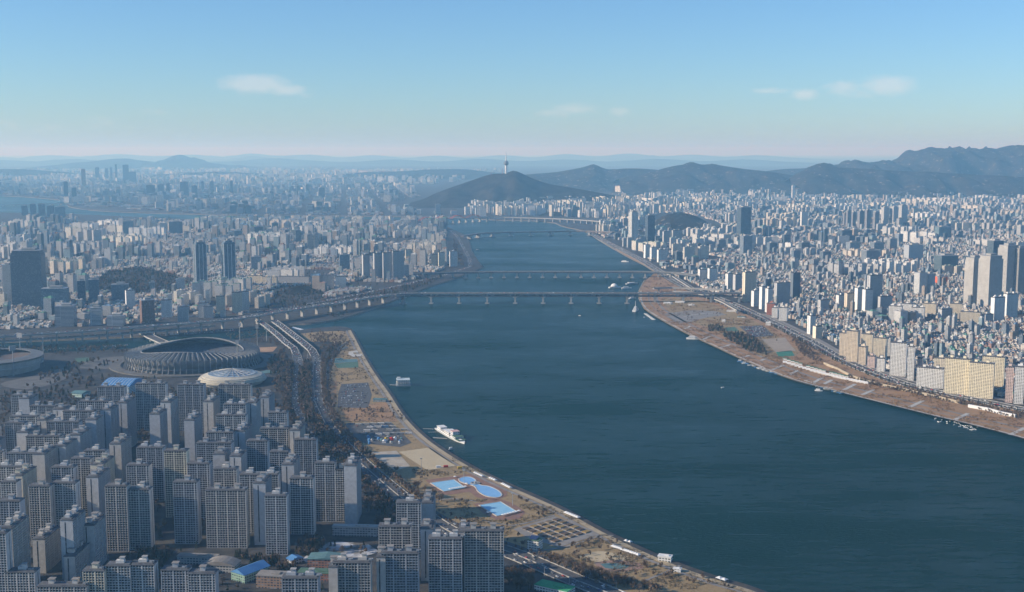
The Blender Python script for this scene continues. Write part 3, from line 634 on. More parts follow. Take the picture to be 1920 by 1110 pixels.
# ------------------------------------------------------------------ detailed slab blocks
FRAME = objcol('frame_paint', .75)
GLZ = wallmat('flat_glazing', (.045, .05, .055), (.012, .016, .022), 2.9, 1.65, .8, .9, .5)
SLABS = {}
def slab_meshes(W_, D, H, ends, cornice):
    key = (round(W_/3.3), round(D), round(H/2.9), ends); sp, pw = (1.35, .95) if ends else (.72, .36)
    if key in SLABS: return SLABS[key], key
    nb, D, nf = max(3, key[0]), key[1], key[2]; W_ = nb*3.3; H = nf*2.9
    fr = MB()
    for sx in (-1, 1): fr.box(sx*(W_/2-.35), 0, 0, H, .7, D+1.4)         # end walls
    for sy in (-1, 1):
        y = sy*(D/2+.1)
        for f in range(nf): fr.box(0, y, f*2.9-.1, f*2.9-.1+sp, W_-1.4, .9)
        for k in range(1, nb):
            big = k % 4 == 0; fr.box(-W_/2+k*3.3, y+sy*.12, 0, H, 1.3 if big else pw, 1.15)
    if ends:                                                              # narrow window slot in the end walls
        pass
    gl = MB(); gl.box(0, 0, .1, H-.1, W_-1.4, D-.6)
    rf = MB(); rf.box(0, 0, H, H+.9, W_+.8, D+2.2); rf.box(0, 0, H+.9, H+1.5, W_-3, D-2.5)
    lh = MB(); lh.box(0, 0, H+.85, H+6.2, 5.6, 6.2); lh.cm = 0; lc = MB(); lc.box(0, 0, H+6.2, H+6.6, 7.6, 7.8, bottom=True)
    lh2 = MB(); lh2.box(0, 0, H+.85, H+4.4, 9.0, 5.4); lh2.box(1.8, .4, H+4.4, H+7.2, 4.6, 4.4); lc2 = MB(); lc2.box(1.8, .4, H+7.2, H+7.6, 6.0, 5.8, bottom=True)
    tk = MB(); tk.box(0, 0, H+1.4, H+3.0, 3.2, 2.4); tk.lathe(2.8, .4, [(.9,H+1.4),(.9,H+3.2),(.2,H+3.5)], 8)
    sw = MB()
    for sx in (-1, 1): sw.box(sx*(W_/2+.02), 1.5, 4, H-2, .1, 1.3)
    SLABS[key] = (fr.data('apartment_block', FRAME), gl.data('glazing', GLZ), rf.data('roof', DARKROOF), (lh.data('lift_house', FRAME), lh2.data('lift_house', FRAME)), (lc.data('canopy', PAVE), lc2.data('canopy', CONC)), tk.data('roof_tank', STEEL), sw.data('stair_window', GLZ))
    return SLABS[key], key
def slab(x, y, W_, D, H, yaw, color, label, cat='apartment block', group=None, roofc=None, style=0):
    ms, key = slab_meshes(W_, D, H, style, 0); W_ = max(3, key[0])*3.3
    o = link('apartment_block', ms[0], None, (x, y, G), yaw); o.color = color + (1,); tag(o, label, cat, group)
    if rnd.random() < .6: link('stair_window', ms[6], o)
    link('glazing', ms[1], o); link('roof', ms[2], o)
    nl = 1 if W_ < 36 else 2; var = rnd.randrange(2)
    for k in range(nl):
        q = 0 if nl == 1 else (-.25, .25)[k]*W_
        l = link('lift_house', ms[3][var], o, (q+rnd.uniform(-1, 1), 1.2, 0)); l.color = color + (1,); link('canopy', ms[4][var], l)
        link('roof_tank', ms[5], o, (q+7.5+rnd.random()*2 if W_ > 26 else 6, -1.5, 0)) if rnd.random() < .75 else None
    c, s = abs(math.cos(yaw)), abs(math.sin(yaw)); mark(x, y, W_*c+D*s, W_*c+D*s if False else max(W_, D), 4)
    return o
PLACED = []
def slab_px(xl, xr, yt, yb=None, kind='F', color=(.47,.46,.44), label='', L=40, yaw=0.0, D=14, group=None):
    if yb is None: yb = yt + 83 + (yt-722)*.14
    xc = (xl+xr)/2
    if kind == 'F':
        Y = at(xc, yb, G).y; p, q = at_y(xl, yt, Y), at_y(xr, yt, Y); H = p.z-G; Wd = q.x-p.x
        y = Y + D/2+.8; x = (p.x+q.x)/2
        if yaw:
            a = abs(yaw); Wd = max(10, (Wd - D*math.sin(a))/math.cos(a)); y = Y + (D*math.cos(a)+Wd*math.sin(a))/2
        r = slab(x, y, Wd, D, H, yaw, color, label, group=group, style=1 if yaw else 0)
    else:                                     # end wall to the viewer, long side running away
        Y = at(xc, yb, G).y; p, q = at_y(xl, yt, Y), at_y(xr, yt, Y); H = p.z-G; Wd = max(9, min(16, q.x-p.x))
        x = p.x+Wd/2; y = Y + L/2; r = slab(x, y, L, Wd-1.4, H, math.pi/2+yaw, color, label, group=group)
    PLACED.append((label, r.location.x, r.location.y, Wd, H)); return r
FG = [  # roof edge left, right, top; optional foot; F = window front, E = end wall to the viewer
 (254,309,722,806,'F'),(333,381,723,808,'F'),(410,469,722,None,'F'),(301,330,755,None,'E'),(381,404,754,None,'E'),(219,246,756,None,'E'),(182,233,726,None,'F'),
 (188,213,770,None,'E'),(160,187,789,None,'E'),(20,46,742,None,'F'),(36,62,748,None,'E'),(54,106,763,None,'F'),(99,122,769,None,'E'),(117,177,773,None,'F'),(147,203,754,None,'F'),
 (86,149,794,None,'F'),(18,70,783,None,'F'),(69,86,790,None,'E'),(8,46,796,None,'F'),(31,54,810,None,'E'),(48,112,818,None,'F'),(129,152,815,None,'E'),(12,69,851,None,'F'),
 (61,92,852,None,'E'),(101,124,836,None,'E'),(157,196,846,None,'F'),(205,232,832,None,'E'),(95,138,878,None,'F'),(131,170,861,None,'F'),(170,196,872,None,'E'),(236,279,874,None,'F'),
 (255,305,840,None,'F'),(307,349,848,970,'F'),(351,392,871,None,'F'),(367,434,831,None,'F'),(404,461,781,None,'F'),(418,461,760,None,'F'),(387,436,811,None,'F'),(462,482,756,None,'E'),
 (486,505,746,None,'E'),(438,459,808,None,'E'),(487,541,803,None,'F'),(502,538,776,None,'F'),(543,562,806,None,'E'),(462,501,827,None,'F'),(550,594,825,905,'F'),(504,542,848,None,'F'),
 (399,424,852,None,'E'),(430,452,856,None,'E'),(401,442,881,None,'F'),(448,522,892,None,'F'),(528,553,872,None,'E'),(589,629,868,978,'F'),(629,646,881,978,'F'),(645,668,874,983,'E'),
 (325,368,905,1020,'F'),(384,461,922,1028,'F'),(474,498,908,1022,'E'),(495,538,931,1040,'F'),(544,586,899,1002,'F'),(161,184,896,None,'E'),(195,238,912,1034,'F'),(238,281,919,1031,'F'),
 (53,93,914,None,'F'),(97,141,908,None,'F'),(18,46,893,None,'E'),(0,31,906,None,'F'),(-8,44,877,None,'F'),(112,136,974,None,'E'),(151,176,986,1072,'E'),(120,140,1044,1100,'E'),(0,22,989,None,'E'),
 (-4,36,943,None,'F'),(743,789,942,1050,'F'),(791,812,944,1040,'E'),(711,769,990,1096,'F'),(788,812,992,1090,'E'),(803,866,1010,1128,'F'),(871,944,997,1122,'F'),(715,783,1040,1148,'F'),(624,693,1056,1162,'F'),(527,597,1088,1195,'F'),
 (8,64,1072,1122,'F'),(70,160,1099,1140,'F'),(153,196,1072,1135,'F'),(199,242,1062,1130,'F'),(243,288,1058,1128,'F'),(302,352,1068,1128,'F'),(353,402,1078,1130,'F'),
 (860,880,1000,1118,'E'),(706,722,1048,1150,'E'),(616,630,1062,1165,'E'),(-40,-5,800,None,'F'),(-45,4,848,None,'F'),(-30,8,828,None,'E'),(280,300,778,None,'E'),(345,364,790,None,'E'),(-30,10,1000,None,'F'),(60,84,1010,1075,'E')]
def rowword(yt):
    for lim, w in ((765,'back row nearest the arena'),(800,'second row from the arena'),(828,'third row from the arena'),(858,'fourth row from the arena'),(885,'fifth row from the arena'),(915,'sixth row from the arena'),(960,'third row from the bottom'),(1030,'second row from the bottom'),(2000,'along the bottom edge')):
        if yt < lim: return w
rows = {}
for f in FG: rows.setdefault((rowword(f[2]), f[4]), []).append(f)
for (rw, k), fs in rows.items():
    fs.sort(key=lambda f: f[0])
    for i, f in enumerate(fs):
        cream = f[:2] in ((307,349),(170,196),(18,46),(153,196))
        c = (.66,.60,.47) if cream else rnd.choice([(.48,.48,.48),(.54,.53,.51),(.40,.41,.43),(.50,.47,.43)])
        lab = '%s slab block, %s from left of those %s, %s' % ('cream' if cream else 'grey', ORD[i], 'facing front' if k == 'F' else 'end-on', rw)
        slab_px(f[0], f[1], f[2], f[3], k, c, lab, L=rnd.choice((34, 40, 46)), group='slab apartment blocks below the arena')

CRM, YEL, WHT, PNK, GRY, BEI = (.72,.64,.50), (.82,.73,.53), (.74,.73,.70), (.64,.50,.45), (.46,.46,.46), (.66,.56,.43)
RG = 'apartment blocks along the right bank'
for e in [
 (1577,1593,626,668,-.6,BEI,'beige slab, first of the beige group left along the noise wall'),(1591,1616,621,680,-.6,BEI,'tallest beige slab at the left end of the noise wall apartments'),
 (1613,1630,650,684,-.6,BEI,'short beige slab in front of the tall beige group'),(1618,1642,627,668,-.5,CRM,'cream slab behind the beige group with lit roof huts'),(1641,1668,634,674,-.5,CRM,'cream slab with dark right end, right of the beige group'),
 (1629,1646,668,690,-.5,PNK,'low pinkish brown block beside the noise wall'),(1647,1664,674,697,-.5,WHT,'low white block right of the pinkish brown one'),
 (1674,1706,645,706,-.45,WHT,'white slab with pinkish stripes and green roof huts'),(1704,1721,652,714,-.45,WHT,'slender white slab right of the striped white one'),(1722,1734,672,712,-.45,PNK,'pinkish slab tucked behind the slender white one'),
 (1727,1776,693,729,-.5,WHT,'low broad cream white slab in front of the yellow slab'),(1756,1782,674,716,-.5,CRM,'cream slab between the low white slab and the yellow one'),
 (1780,1828,674,742,-.5,YEL,'left half of the big yellow slab pair'),(1826,1870,683,748,-.5,YEL,'right half of the big yellow slab pair'),(1850,1890,672,725,-.5,YEL,'yellow slab half hidden behind the big yellow pair'),
 (1890,1906,688,755,-.4,PNK,'pinkish white slab at the right picture edge'),(1907,1926,690,758,-.4,WHT,'white slab cut by the right picture edge'),
 (1670,1696,575,603,-.5,WHT,'white slab in the middle of the low houses, front left one'),(1693,1715,570,598,-.5,WHT,'white slab, centre one of the group amid low houses'),(1712,1738,577,602,-.5,WHT,'white slab, front right one of the group amid low houses'),
 (1733,1760,571,592,-.5,CRM,'cream slab behind the white group amid low houses'),(1762,1790,580,601,.4,GRY,'grey slab with dark front amid low houses'),(1784,1808,570,598,-.4,CRM,'cream slab right of the dark fronted grey slab'),
 (1806,1842,586,607,-.4,CRM,'low cream slab beside the foot of the tall stepped towers'),(1844,1866,590,607,.4,GRY,'low grey slab below the stepped towers'),(1862,1888,558,604,.3,WHT,'tiered white block below the stepped towers'),(1886,1912,552,596,.3,WHT,'tiered cream white block at the right below the stepped towers'),
 (1605,1622,540,585,.35,WHT,'white tower, left one of the pale trio behind the beige group'),(1620,1638,543,588,.35,WHT,'white tower, middle one of the pale trio'),(1629,1658,517,582,.35,GRY,'tall grey tower rising over the pale trio'),(1648,1676,556,585,.3,GRY,'dark fronted slab right of the tall grey tower'),
 (1570,1588,553,582,.3,WHT,'white slab left of the pale trio'),(1586,1604,550,584,.3,BEI,'beige slab left of the pale trio'),(1536,1556,562,586,.3,GRY,'dark low slab amid roofs left of the beige slab'),
 (1411,1426,546,575,.35,WHT,'white tower at the left end of the road side group'),(1426,1438,538,580,.35,WHT,'tall white tower second in the road side group'),(1437,1450,541,586,.35,WHT,'tall white tower third in the road side group'),
 (1439,1456,569,591,-.4,(.42,.16,.10),'brick red block beside the right bank road'),(1448,1462,578,596,-.4,WHT,'short pinkish white block right of the brick red one'),(1462,1480,577,602,-.4,WHT,'short white block beside the road, last of its group'),
 (1454,1484,532,572,.35,GRY,'broad grey tower behind the road side group'),(1484,1503,512,562,.4,(.13,.16,.19),'dark glassy tower behind the broad grey one'),(1394,1420,511,566,.4,CRM,'tall cream tower at the end of the double decked bridge'),
 (1362,1376,513,546,.4,WHT,'white tower left of the tall cream one'),(1376,1392,515,548,.4,GRY,'grey tower close left of the tall cream one'),(1310,1326,506,527,.3,WHT,'white block near the right end of the second bridge'),(1328,1346,504,528,.3,WHT,'white block, right one near the end of the second bridge'),
 (1517,1530,593,627,.3,WHT,'slim white tower standing alone by the road bend'),(1527,1543,613,635,.3,CRM,'cream block right of the slim white tower'),
 (1208,1220,459,484,.4,WHT,'white slab left at the foot of the twin riverside towers'),(1219,1232,464,487,.4,WHT,'white slab middle at the foot of the twin riverside towers'),(1233,1252,468,492,.3,WHT,'white slab right at the foot of the twin riverside towers'),
 (1243,1258,434,458,.3,GRY,'grey slab behind the riverside towers, left'),(1260,1280,432,458,.3,GRY,'grey slab behind the riverside towers, right'),
 (1502,1516,397,426,.3,WHT,'pale slab left in the dense group before the mountains'),]:
    xl, xr, yt, yb, yaw, col, lab = e
    slab_px(xl, xr, yt, yb, 'F', col, lab, yaw=yaw, D=14, group=RG)
LG = 'apartment towers on the left bank'
for e in [
 (403,421,555,588,.2,CRM,'cream tower beside the elevated road, left one of three'),(433,452,548,586,.2,CRM,'cream tower with slanting top beside the elevated road'),(448,466,546,582,.2,WHT,'tall white tower right of the slanting cream one'),
 (678,692,478,520,.4,GRY,'tower with white left edge, first of four by the forest shore'),(699,716,475,522,.4,GRY,'tower with white left edge, second of four by the forest shore'),(716,734,474,524,.3,GRY,'tall tower, third of four by the forest shore'),(735,757,472,524,.2,GRY,'broad tower, fourth of four by the forest shore'),
 (808,820,477,500,.2,CRM,'cream tower at the tip of the left shore, first'),(821,834,474,502,.2,CRM,'cream tower at the tip of the left shore, second'),(842,858,472,500,.2,WHT,'white tower at the tip of the left shore'),(759,773,469,488,.2,CRM,'cream block behind the four shore towers'),
 (330,352,575,604,.2,GRY,'low grey slab left of the cream towers'),(300,320,562,596,.2,WHT,'pale block right of the brick office tower'),(370,390,568,596,.2,WHT,'pale low slab between brick tower and cream towers'),(380,398,575,597,.1,GRY,'grey block left of the cream tower'),
 (232,250,545,580,.5,WHT,'stepped white block behind the brick office tower'),(464,492,518,532,-.2,CRM,'low cream slab beside the wooded mound, left'),(490,520,520,533,-.2,CRM,'low cream slab beside the wooded mound, right'),(520,580,519,531,-.2,GRY,'long low grey slab beyond the wooded mound'),
 (582,600,512,536,.1,WHT,'white slab row beyond the mound, first'),(602,626,516,540,.1,GRY,'grey slab beyond the mound, second'),(628,648,518,541,.1,WHT,'white slab beyond the mound, third'),]:
    xl, xr, yt, yb, yaw, col, lab = e
    slab_px(xl, xr, yt, yb, 'F', col, lab, yaw=yaw, D=14, group=LG)

# ------------------------------------------------------------------ landmark towers
def tower(name, label, cat, xl, xr, yt, yb, yaw=0.0, color=(.12,.15,.18), depth=None, steps=(), m=None, crown=0, fins=0, group=None, finm=WHITE):
    xc = (xl+xr)/2; Y = at(xc, yb, G).y; p, q = at_y(xl, yt, Y), at_y(xr, yt, Y); H = p.z-G; ap = q.x-p.x
    a = abs(yaw); r = .75 if depth is None else depth; W_ = ap/(math.cos(a)+r*math.sin(a)); D = W_*r
    x, y = (p.x+q.x)/2, Y+(D*math.cos(a)+W_*math.sin(a))/2
    root = empty(name, (x, y, G), yaw); tag(root, label, cat, group); mark(x, y, W_, max(W_, D), 5)
    mb = MB(); z0 = 0; sc = 1.0
    o = None; lv = [(0, 1.0)] + list(steps) + [(1.0, 0)]
    for (f0, s0), (f1, _) in zip(lv, lv[1:]): mb.box(0, 0, f0*H, f1*H, W_*s0, D*s0)
    o = mb.build('facade', m or GLASS_O, root); o.color = color + (1,); st = lv[-2][1]
    mb = MB(); mb.box(0, 0, H, H+1.2, W_*st+.6, D*st+.6); mb.build('parapet', STEEL, root)
    mb = MB(); mb.box(W_*.05, D*.05, H+1.2, H+7, W_*st*.5, D*st*.5); mb.build('plant_room', CONC, root)
    if crown:
        mb = MB(); mb.bar((0, 0, H+7), (0, 0, H+7+crown), .9, .3); mb.build('aerial', STEEL, root)
    for k in range(fins):
        for sgn in (-1, 1):
            u = (-.5 + k/(fins-1))*W_*1.0; mb = MB(); mb.box(u, sgn*(D/2+.5), 0, H*(lv[1][0] if steps else 1), 1.6, 1.4); mb.build('fin', finm, root)
    return root
BL, DK = (.22,.28,.33), (.10,.13,.16)
tower('office_tower', 'broad dark glass tower with rounded stepped top at the left edge', 'office tower', 14, 73, 471, 577, .12, DK, .6, ((.93,.96),(.965,.9)), crown=0, m=wallmat('tower_curtain', 'obj', (.04,.055,.07), 3.8, 2.6, .6, .6, .4))
tower('office_tower', 'white slab tower half hidden left behind the broad dark tower', 'office tower', 2, 18, 498, 572, .1, (.5,.5,.48), .8, m=WALL_O)
tower('apartment_tower', 'left of the twin bluish glass residential towers', 'tower', 358, 384, 455, 541, .5, (.20,.25,.29), .8, ((.96,.8),), fins=4)
tower('apartment_tower', 'right of the twin bluish glass residential towers, with open stepped crown', 'tower', 411, 438, 452, 541, .5, (.18,.24,.29), .8, ((.93,.92),(.97,.6)), fins=4)
tower('office_tower', 'brick brown framed office tower beside the elevated road', 'office tower', 256, 286, 564, 608, .5, (.22,.12,.08), .8, m=wallmat('brick_frame', 'obj', (.05,.05,.06), 3.5, 4.2, .62, .62, .6))
tower('office_building', 'blue grey glass building with slanting wing left of the brick tower', 'building', 73, 122, 542, 583, .15, BL, .5)
tower('office_building', 'dark banded block in front of the blue grey glass building', 'building', 100, 136, 575, 613, .1, (.30,.33,.36), .7, m=wallmat('banded', 'obj', (.05,.06,.08), 3.6, 40, .5, .98, .5))
tower('office_building', 'banded office block between the dark banded one and the brick tower', 'building', 166, 188, 578, 611, .1, (.42,.44,.46), .7, m=wallmat('banded2', 'obj', (.06,.07,.09), 3.6, 60, .5, .98, .5))
tower('office_building', 'dark glass office tower with a white sign band', 'building', 142, 158, 527, 570, .25, (.13,.16,.2), .7)
tower('office_building', 'bluish glass office tower right of the one with the white band', 'building', 162, 183, 525, 566, .3, BL, .7)
tower('office_building', 'plain blue grey slab building beside a tall chimney', 'building', 205, 238, 534, 566, .2, (.24,.28,.32), .5)
tower('office_building', 'banded low office block left of the elevated road ramps', 'building', 198, 230, 594, 612, .1, (.46,.48,.5), .6, m=wallmat('banded3', 'obj', (.06,.07,.09), 3.6, 60, .5, .98, .5))
tower('office_building', 'white narrow block with red sign left of the twin towers', 'building', 327, 345, 524, 546, .2, (.55,.55,.53), .7, m=WALL_O)
tower('office_building', 'green topped narrow block in the wooded park edge', 'building', 278, 289, 530, 553, .2, (.3,.35,.34), .8)
for xl, xr, yt, yb, c, l in [(227,248,415,442,BL,'pale blue slab tower left of a dark slab, far up the left bank'),(313,340,416,440,(.2,.24,.27),'broad dark slab tower far up the left bank'),(437,453,433,452,BL,'bluish block far right of the broad dark slab'),(474,493,425,450,DK,'dark narrow tower in the middle distance of the left bank'),(494,512,432,450,(.3,.3,.3),'grey block beside the dark narrow tower'),(574,588,440,470,(.55,.5,.42),'cream pair tower on the left bank, left'),(588,597,438,470,(.55,.53,.48),'cream pair tower on the left bank, right'),(468,488,482,508,(.45,.47,.48),'pale glass block right of the twin towers'),(634,655,478,508,BL,'bluish block left of the four shore towers'),(553,564,432,458,DK,'dark tower behind the cream pair'),(508,521,418,441,(.14,.18,.21),'dark office slab near the river bend apartments'),(605,622,438,462,(.2,.26,.3),'bluish office block right of the cream pair')]:
    tower('office_building', l, 'building', xl, xr, yt, yb, .25, c, .6)
# towers across the far bend, left
for xl, xr, yt, yb, c, l in [(117,126,341,376,DK,'dark slim tower by the far river bend, left one of a pair'),(132,142,352,378,DK,'dark stepped tower by the far river bend, right one of a pair'),(150,159,317,356,(.55,.36,.22),'slim brownish tower, leftmost of the far business district'),(176,185,314,342,(.25,.28,.3),'far tower right of the brownish one'),(195,202,316,340,BL,'far slim tower in the middle of the business district'),(205,210,314,340,BL,'far narrow tower beside the slim one'),(214,219,308,338,DK,'tallest needle of the far business district'),(227,240,309,342,DK,'broad dark tower at the right end of the far business district'),(238,254,322,343,(.2,.22,.25),'lower dark block right of the broad far tower'),(430,436,339,363,DK,'solitary dark tower in the far haze')]:
    tower('far_tower', l, 'tower', xl, xr, yt, yb, .3, c, .8)
for i, (xl, xr, yt, yb) in enumerate([(38,50,386,404),(54,66,383,406),(69,83,383,408),(85,100,386,408),(100,120,388,410),(271,289,347,374),(293,306,346,368),(310,318,344,366),(334,352,341,367),(357,369,348,370),(376,382,340,358),(392,400,340,360),(555,562,348,366),(572,580,346,366),(596,608,352,372)]):
    tower('far_tower', 'bluish far slab tower, %s from the left along the hazy far left shore' % ORD[i], 'tower', xl, xr, yt, yb, .3, (.25,.28,.3), .6, group='far slabs along the left shore')
tower('apartment_tower', 'slim white riverside tower, left of the twin pair above the bend', 'tower', 1180, 1197, 397, 463, .45, (.58,.58,.56), .8, ((.965,.85),), m=WALL_O, fins=3)
tower('apartment_tower', 'dark glass riverside tower, right of the twin pair above the bend', 'tower', 1211, 1229, 404, 461, .35, (.08,.11,.15), .8)
tower('office_tower', 'broad dark glass tower standing alone in the right bank haze', 'office tower', 1385, 1410, 389, 444, .3, (.07,.10,.13), .8)
tower('office_building', 'grey block with flat top at the foot of the lone dark tower', 'building', 1390, 1412, 443, 480, .3, (.32,.36,.4), .8)
for i, (xl, xr, yt, yb) in enumerate([(1655,1668,389,427),(1673,1686,388,427),(1688,1703,385,425)]):
    tower('apartment_tower', 'pale rounded residential tower, %s of three in a row' % ('left one','middle one','right one')[i], 'tower', xl, xr, yt, yb, .3, (.5,.5,.49), .9, m=WALL_O, group='three pale towers in a row')
for i, (xl, xr, yt, yb) in enumerate([(1588,1597,395,426),(1598,1606,398,427),(1610,1622,396,428),(1624,1634,394,429),(1639,1650,398,430),(1582,1590,400,424)]):
    tower('apartment_tower', 'dark residential tower left of the pale trio, %s of its row' % ORD[i], 'tower', xl, xr, yt, yb, .3, (.24,.24,.25), .8, m=WALL_O, group='dark towers left of the pale trio')
tower('apartment_tower', 'tall grey beige stepped tower, left one of the big right edge group', 'tower', 1817, 1851, 484, 571, .45, (.52,.49,.44), .8, ((.93,.9),), m=WALL_O)
tower('apartment_tower', 'tall grey beige stepped tower, front one of the big right edge group', 'tower', 1845, 1888, 481, 579, .45, (.52,.49,.44), .8, ((.94,.9),), m=WALL_O)
tower('apartment_tower', 'tallest grey stepped tower of the big right edge group', 'tower', 1880, 1916, 461, 556, .45, (.48,.46,.42), .8, ((.95,.9),), m=WALL_O)
tower('apartment_tower', 'dark stepped tower cut by the right picture edge', 'tower', 1904, 1932, 466, 556, .45, (.36,.34,.31), .8, ((.95,.9),), m=WALL_O)
tower('office_tower', 'dark glass tower behind the stepped towers', 'office tower', 1858, 1885, 452, 520, .3, (.10,.14,.16), .8)
tower('office_building', 'teal dark glass office block left of the stepped towers', 'building', 1760, 1800, 480, 512, .25, (.12,.17,.18), .7)
tower('apartment_tower', 'white gridded tower left of the orange building', 'tower', 1719, 1742, 512, 556, .4, (.60,.60,.58), .8, m=WALL_O); tower('apartment_tower', 'grey gridded tower close left of the orange building', 'tower', 1738, 1756, 514, 554, .4, (.42,.44,.46), .8, m=WALL_O)
tower('shop_building', 'bright orange cube building amid low houses', 'building', 1755, 1779, 519, 535, .25, (.75,.14,.04), 1.0, m=PAINT_O)
tower('office_building', 'plain grey broad slab building in the right quarter', 'building', 1700, 1735, 460, 488, .3, (.36,.38,.4), .5, m=PAINT_O)
tower('office_building', 'bluish glass block beside a teal scaffold in the right quarter', 'building', 1486, 1502, 470, 492, .25, BL, .7)
tower('office_building', 'teal glass broad office building by the right stream', 'building', 1758, 1786, 426, 447, .2, (.25,.36,.38), .6)
tower('office_tower', 'white slim tower on the skyline before the round hill', 'office tower', 1485, 1491, 348, 372, .3, (.6,.6,.6), .8, m=WALL_O)
for i, (xl, xr, yt, yb, c) in enumerate([(1440,1458,456,474,BL),(1468,1484,440,462,DK),(1545,1553,430,458,DK),(1575,1600,432,458,DK),(1635,1660,455,476,(.3,.34,.38)),(1666,1684,448,470,(.45,.44,.42)),(1345,1362,450,470,(.4,.4,.4)),(1500,1520,455,476,(.15,.18,.2)),(1590,1614,455,476,(.4,.45,.5)),(1540,1560,472,490,(.2,.24,.28)),(1620,1650,470,495,(.32,.34,.36))]):
    tower('office_building', 'mid-height office block, %s of those scattered over the low right quarter' % ORD[i], 'building', xl, xr, yt, yb, .3, c, .7, group='offices scattered over the right quarter')

# the hill-top tower
def hilltower():
    c = at_y(949, 327, 10950); c.z -= 12; root = empty('hilltop_tower', c); tag(root, 'slender white communication tower with round deck on the wooded hilltop', 'tower')
    k = (at_y(949, 288, 10950).z - c.z)/236
    m = MB(); m.lathe(0, 0, [(19,0),(16,12*k),(12,13*k),(11,120*k)], 16); m.build('shaft', WHITE, root)
    m = MB(); m.lathe(0, 0, [(11,110*k),(20,118*k),(23,126*k),(23,136*k),(19,140*k),(19,150*k),(12,154*k),(9,162*k)], 20); m.build('observation_deck', mat('deck_glass', (.16,.18,.2)), root)
    m = MB(); m.bar((0,0,160*k), (0,0,210*k), 5.5, 4.2, 8); m.bar((0,0,210*k), (0,0,252*k), 3.6, 2.0, 8); m.build('aerial', WHITE, root)
    m = MB(); m.box(-22, 10, -8, 10, 40, 26); m.box(22, 8, -10, 6, 30, 24); m.build('base_building', CONC, root)
    for px, h, l in ((942, 62, 'red and white lattice mast left of the hilltop tower'), (921, 34, 'short lattice mast on the left shoulder of the hill')):
        p = at_y(px, 331, 10940); p.z -= 12; r = empty('lattice_mast', p); tag(r, l, 'mast'); m = MB()
        for sx, sy in ((-1,-1),(1,-1),(1,1),(-1,1)): m.bar((sx*4,sy*4,0), (sx*.8,sy*.8,h*1.4), 1.1, .8, 4)
        m.build('legs', RED, r); m = MB(); m.bar((0,0,h*1.4), (0,0,h*1.8), 1.2, .6, 5); m.build('aerial', WHITE, r)
hilltower()
def overlaps():
    n = 0
    for i in range(len(PLACED)):
        for j in range(i):
            a, b = PLACED[i], PLACED[j]
            if math.hypot(a[1]-b[1], a[2]-b[2]) < 15: print('CLOSE', a[0][:60], '|', b[0][:60], round(math.hypot(a[1]-b[1], a[2]-b[2]))); n += 1
    print('close pairs', n, 'heights', sorted(round(p[4]) for p in PLACED))
overlaps()
CAP = {'apartment_block': 300-len(PLACED), 'house': 290, 'office_building': 250}
# ------------------------------------------------------------------ the city between the landmarks
fill([(-60,424),(240,418),(395,426),(830,424),(838,432),(832,470),(850,492),(830,508),(760,528),(700,545),(640,560),(560,574),(440,592),(300,606),(0,618),(-60,622)], R(-12), 200, (.54,.20,.23,.05), lot=17, apt_h=(32,60), seed=1)
fill([(380,432),(395,413),(833,415),(836,426),(600,430)], R(4), 190, (0,1,0,0), apt_h=(34,44), seed=2)
fill([(870,404),(900,372),(1000,383),(1100,370),(1240,372),(1240,400),(1190,412),(1100,408),(1000,405),(900,406)], R(14), 230, (.15,.75,.1,0), scale=1.15, apt_h=(50,85), seed=3)
fill([(-60,396),(-60,344),(380,346),(760,346),(790,368),(700,386),(860,402),(700,403),(380,400),(125,385),(110,372),(0,364)], R(8), 330, (.36,.36,.22,.06), scale=1.7, lot=20, seed=4)
fill([(-60,345),(-60,322),(400,320),(940,322),(830,345)], R(0), 560, (.15,.65,.2,0), scale=3.0, lot=24, dens=.8, apt_h=(50,95), seed=5)
fill([(1115,437),(1160,410),(1240,402),(1240,366),(1990,366),(1990,440),(1500,470),(1240,500),(1150,462)], R(20), 230, (.52,.24,.20,.04), scale=1.2, lot=17, apt_h=(30,56), off=52, seed=6)
fill([(1000,366),(1000,345),(1990,334),(1990,367),(1240,367)], R(10), 380, (.3,.5,.2,0), scale=2.1, lot=20, dens=.9, apt_h=(40,75), seed=7)
fill([(1240,503),(1500,469),(1990,439),(1990,500),(1500,552),(1400,563),(1330,545)], R(26), 200, (.78,.11,.08,.03), lot=15, apt_h=(28,48), off=40, seed=8)
fill([(1420,572),(1500,551),(1990,499),(1990,770),(1900,750),(1795,728),(1700,703),(1610,672),(1555,645),(1515,617),(1470,596)], R(28), 190, (.93,.02,.04,.01), lot=13, off=30, seed=9)
# far-side town under the mountains and along the left horizon
fill([(1000,347),(1100,332),(1990,328),(1990,337)], R(5), 600, (.6,.4,0,0), scale=2.2, lot=26, dens=.5, apt_h=(25,55), seed=10)

ICOS = {}
def unit(kind):
    """meshes of one metre cube for each kind: body, roof shed"""
    if kind in ICOS: return ICOS[kind]
    b = MB(); b.box(0, 0, 0, 1, 1, 1); r = MB(); r.box(0, 0, 1, 1.012, 1.02, 1.03)
    if kind == 'apartment_block':
        t = MB(); t.box(-.22, .05, 1.012, 1.075, .13, .5); t2 = MB(); t2.box(.24, .05, 1.012, 1.07, .15, .44); names = ('roof', 'lift_house')
    elif kind == 'office_building':
        t = MB(); t.box(.1, .1, 1.012, 1.09, .42, .45); t2 = MB(); t2.box(-.3, -.2, 1.012, 1.05, .2, .25); names = ('roof', 'rooftop_plant_room')
    else:
        t = MB(); t.box(.22, .2, 1.012, 1.22, .36, .34); t2 = None; names = ('roof', 'stair_hut')
    tmat = WALL_O if kind == 'apartment_block' else PAINT_O
    ICOS[kind] = (b.data(kind, WALL_O), r.data(names[0], PAINT_O), [q.data(names[1], tmat) for q in (t, t2) if q], names)
    return ICOS[kind]
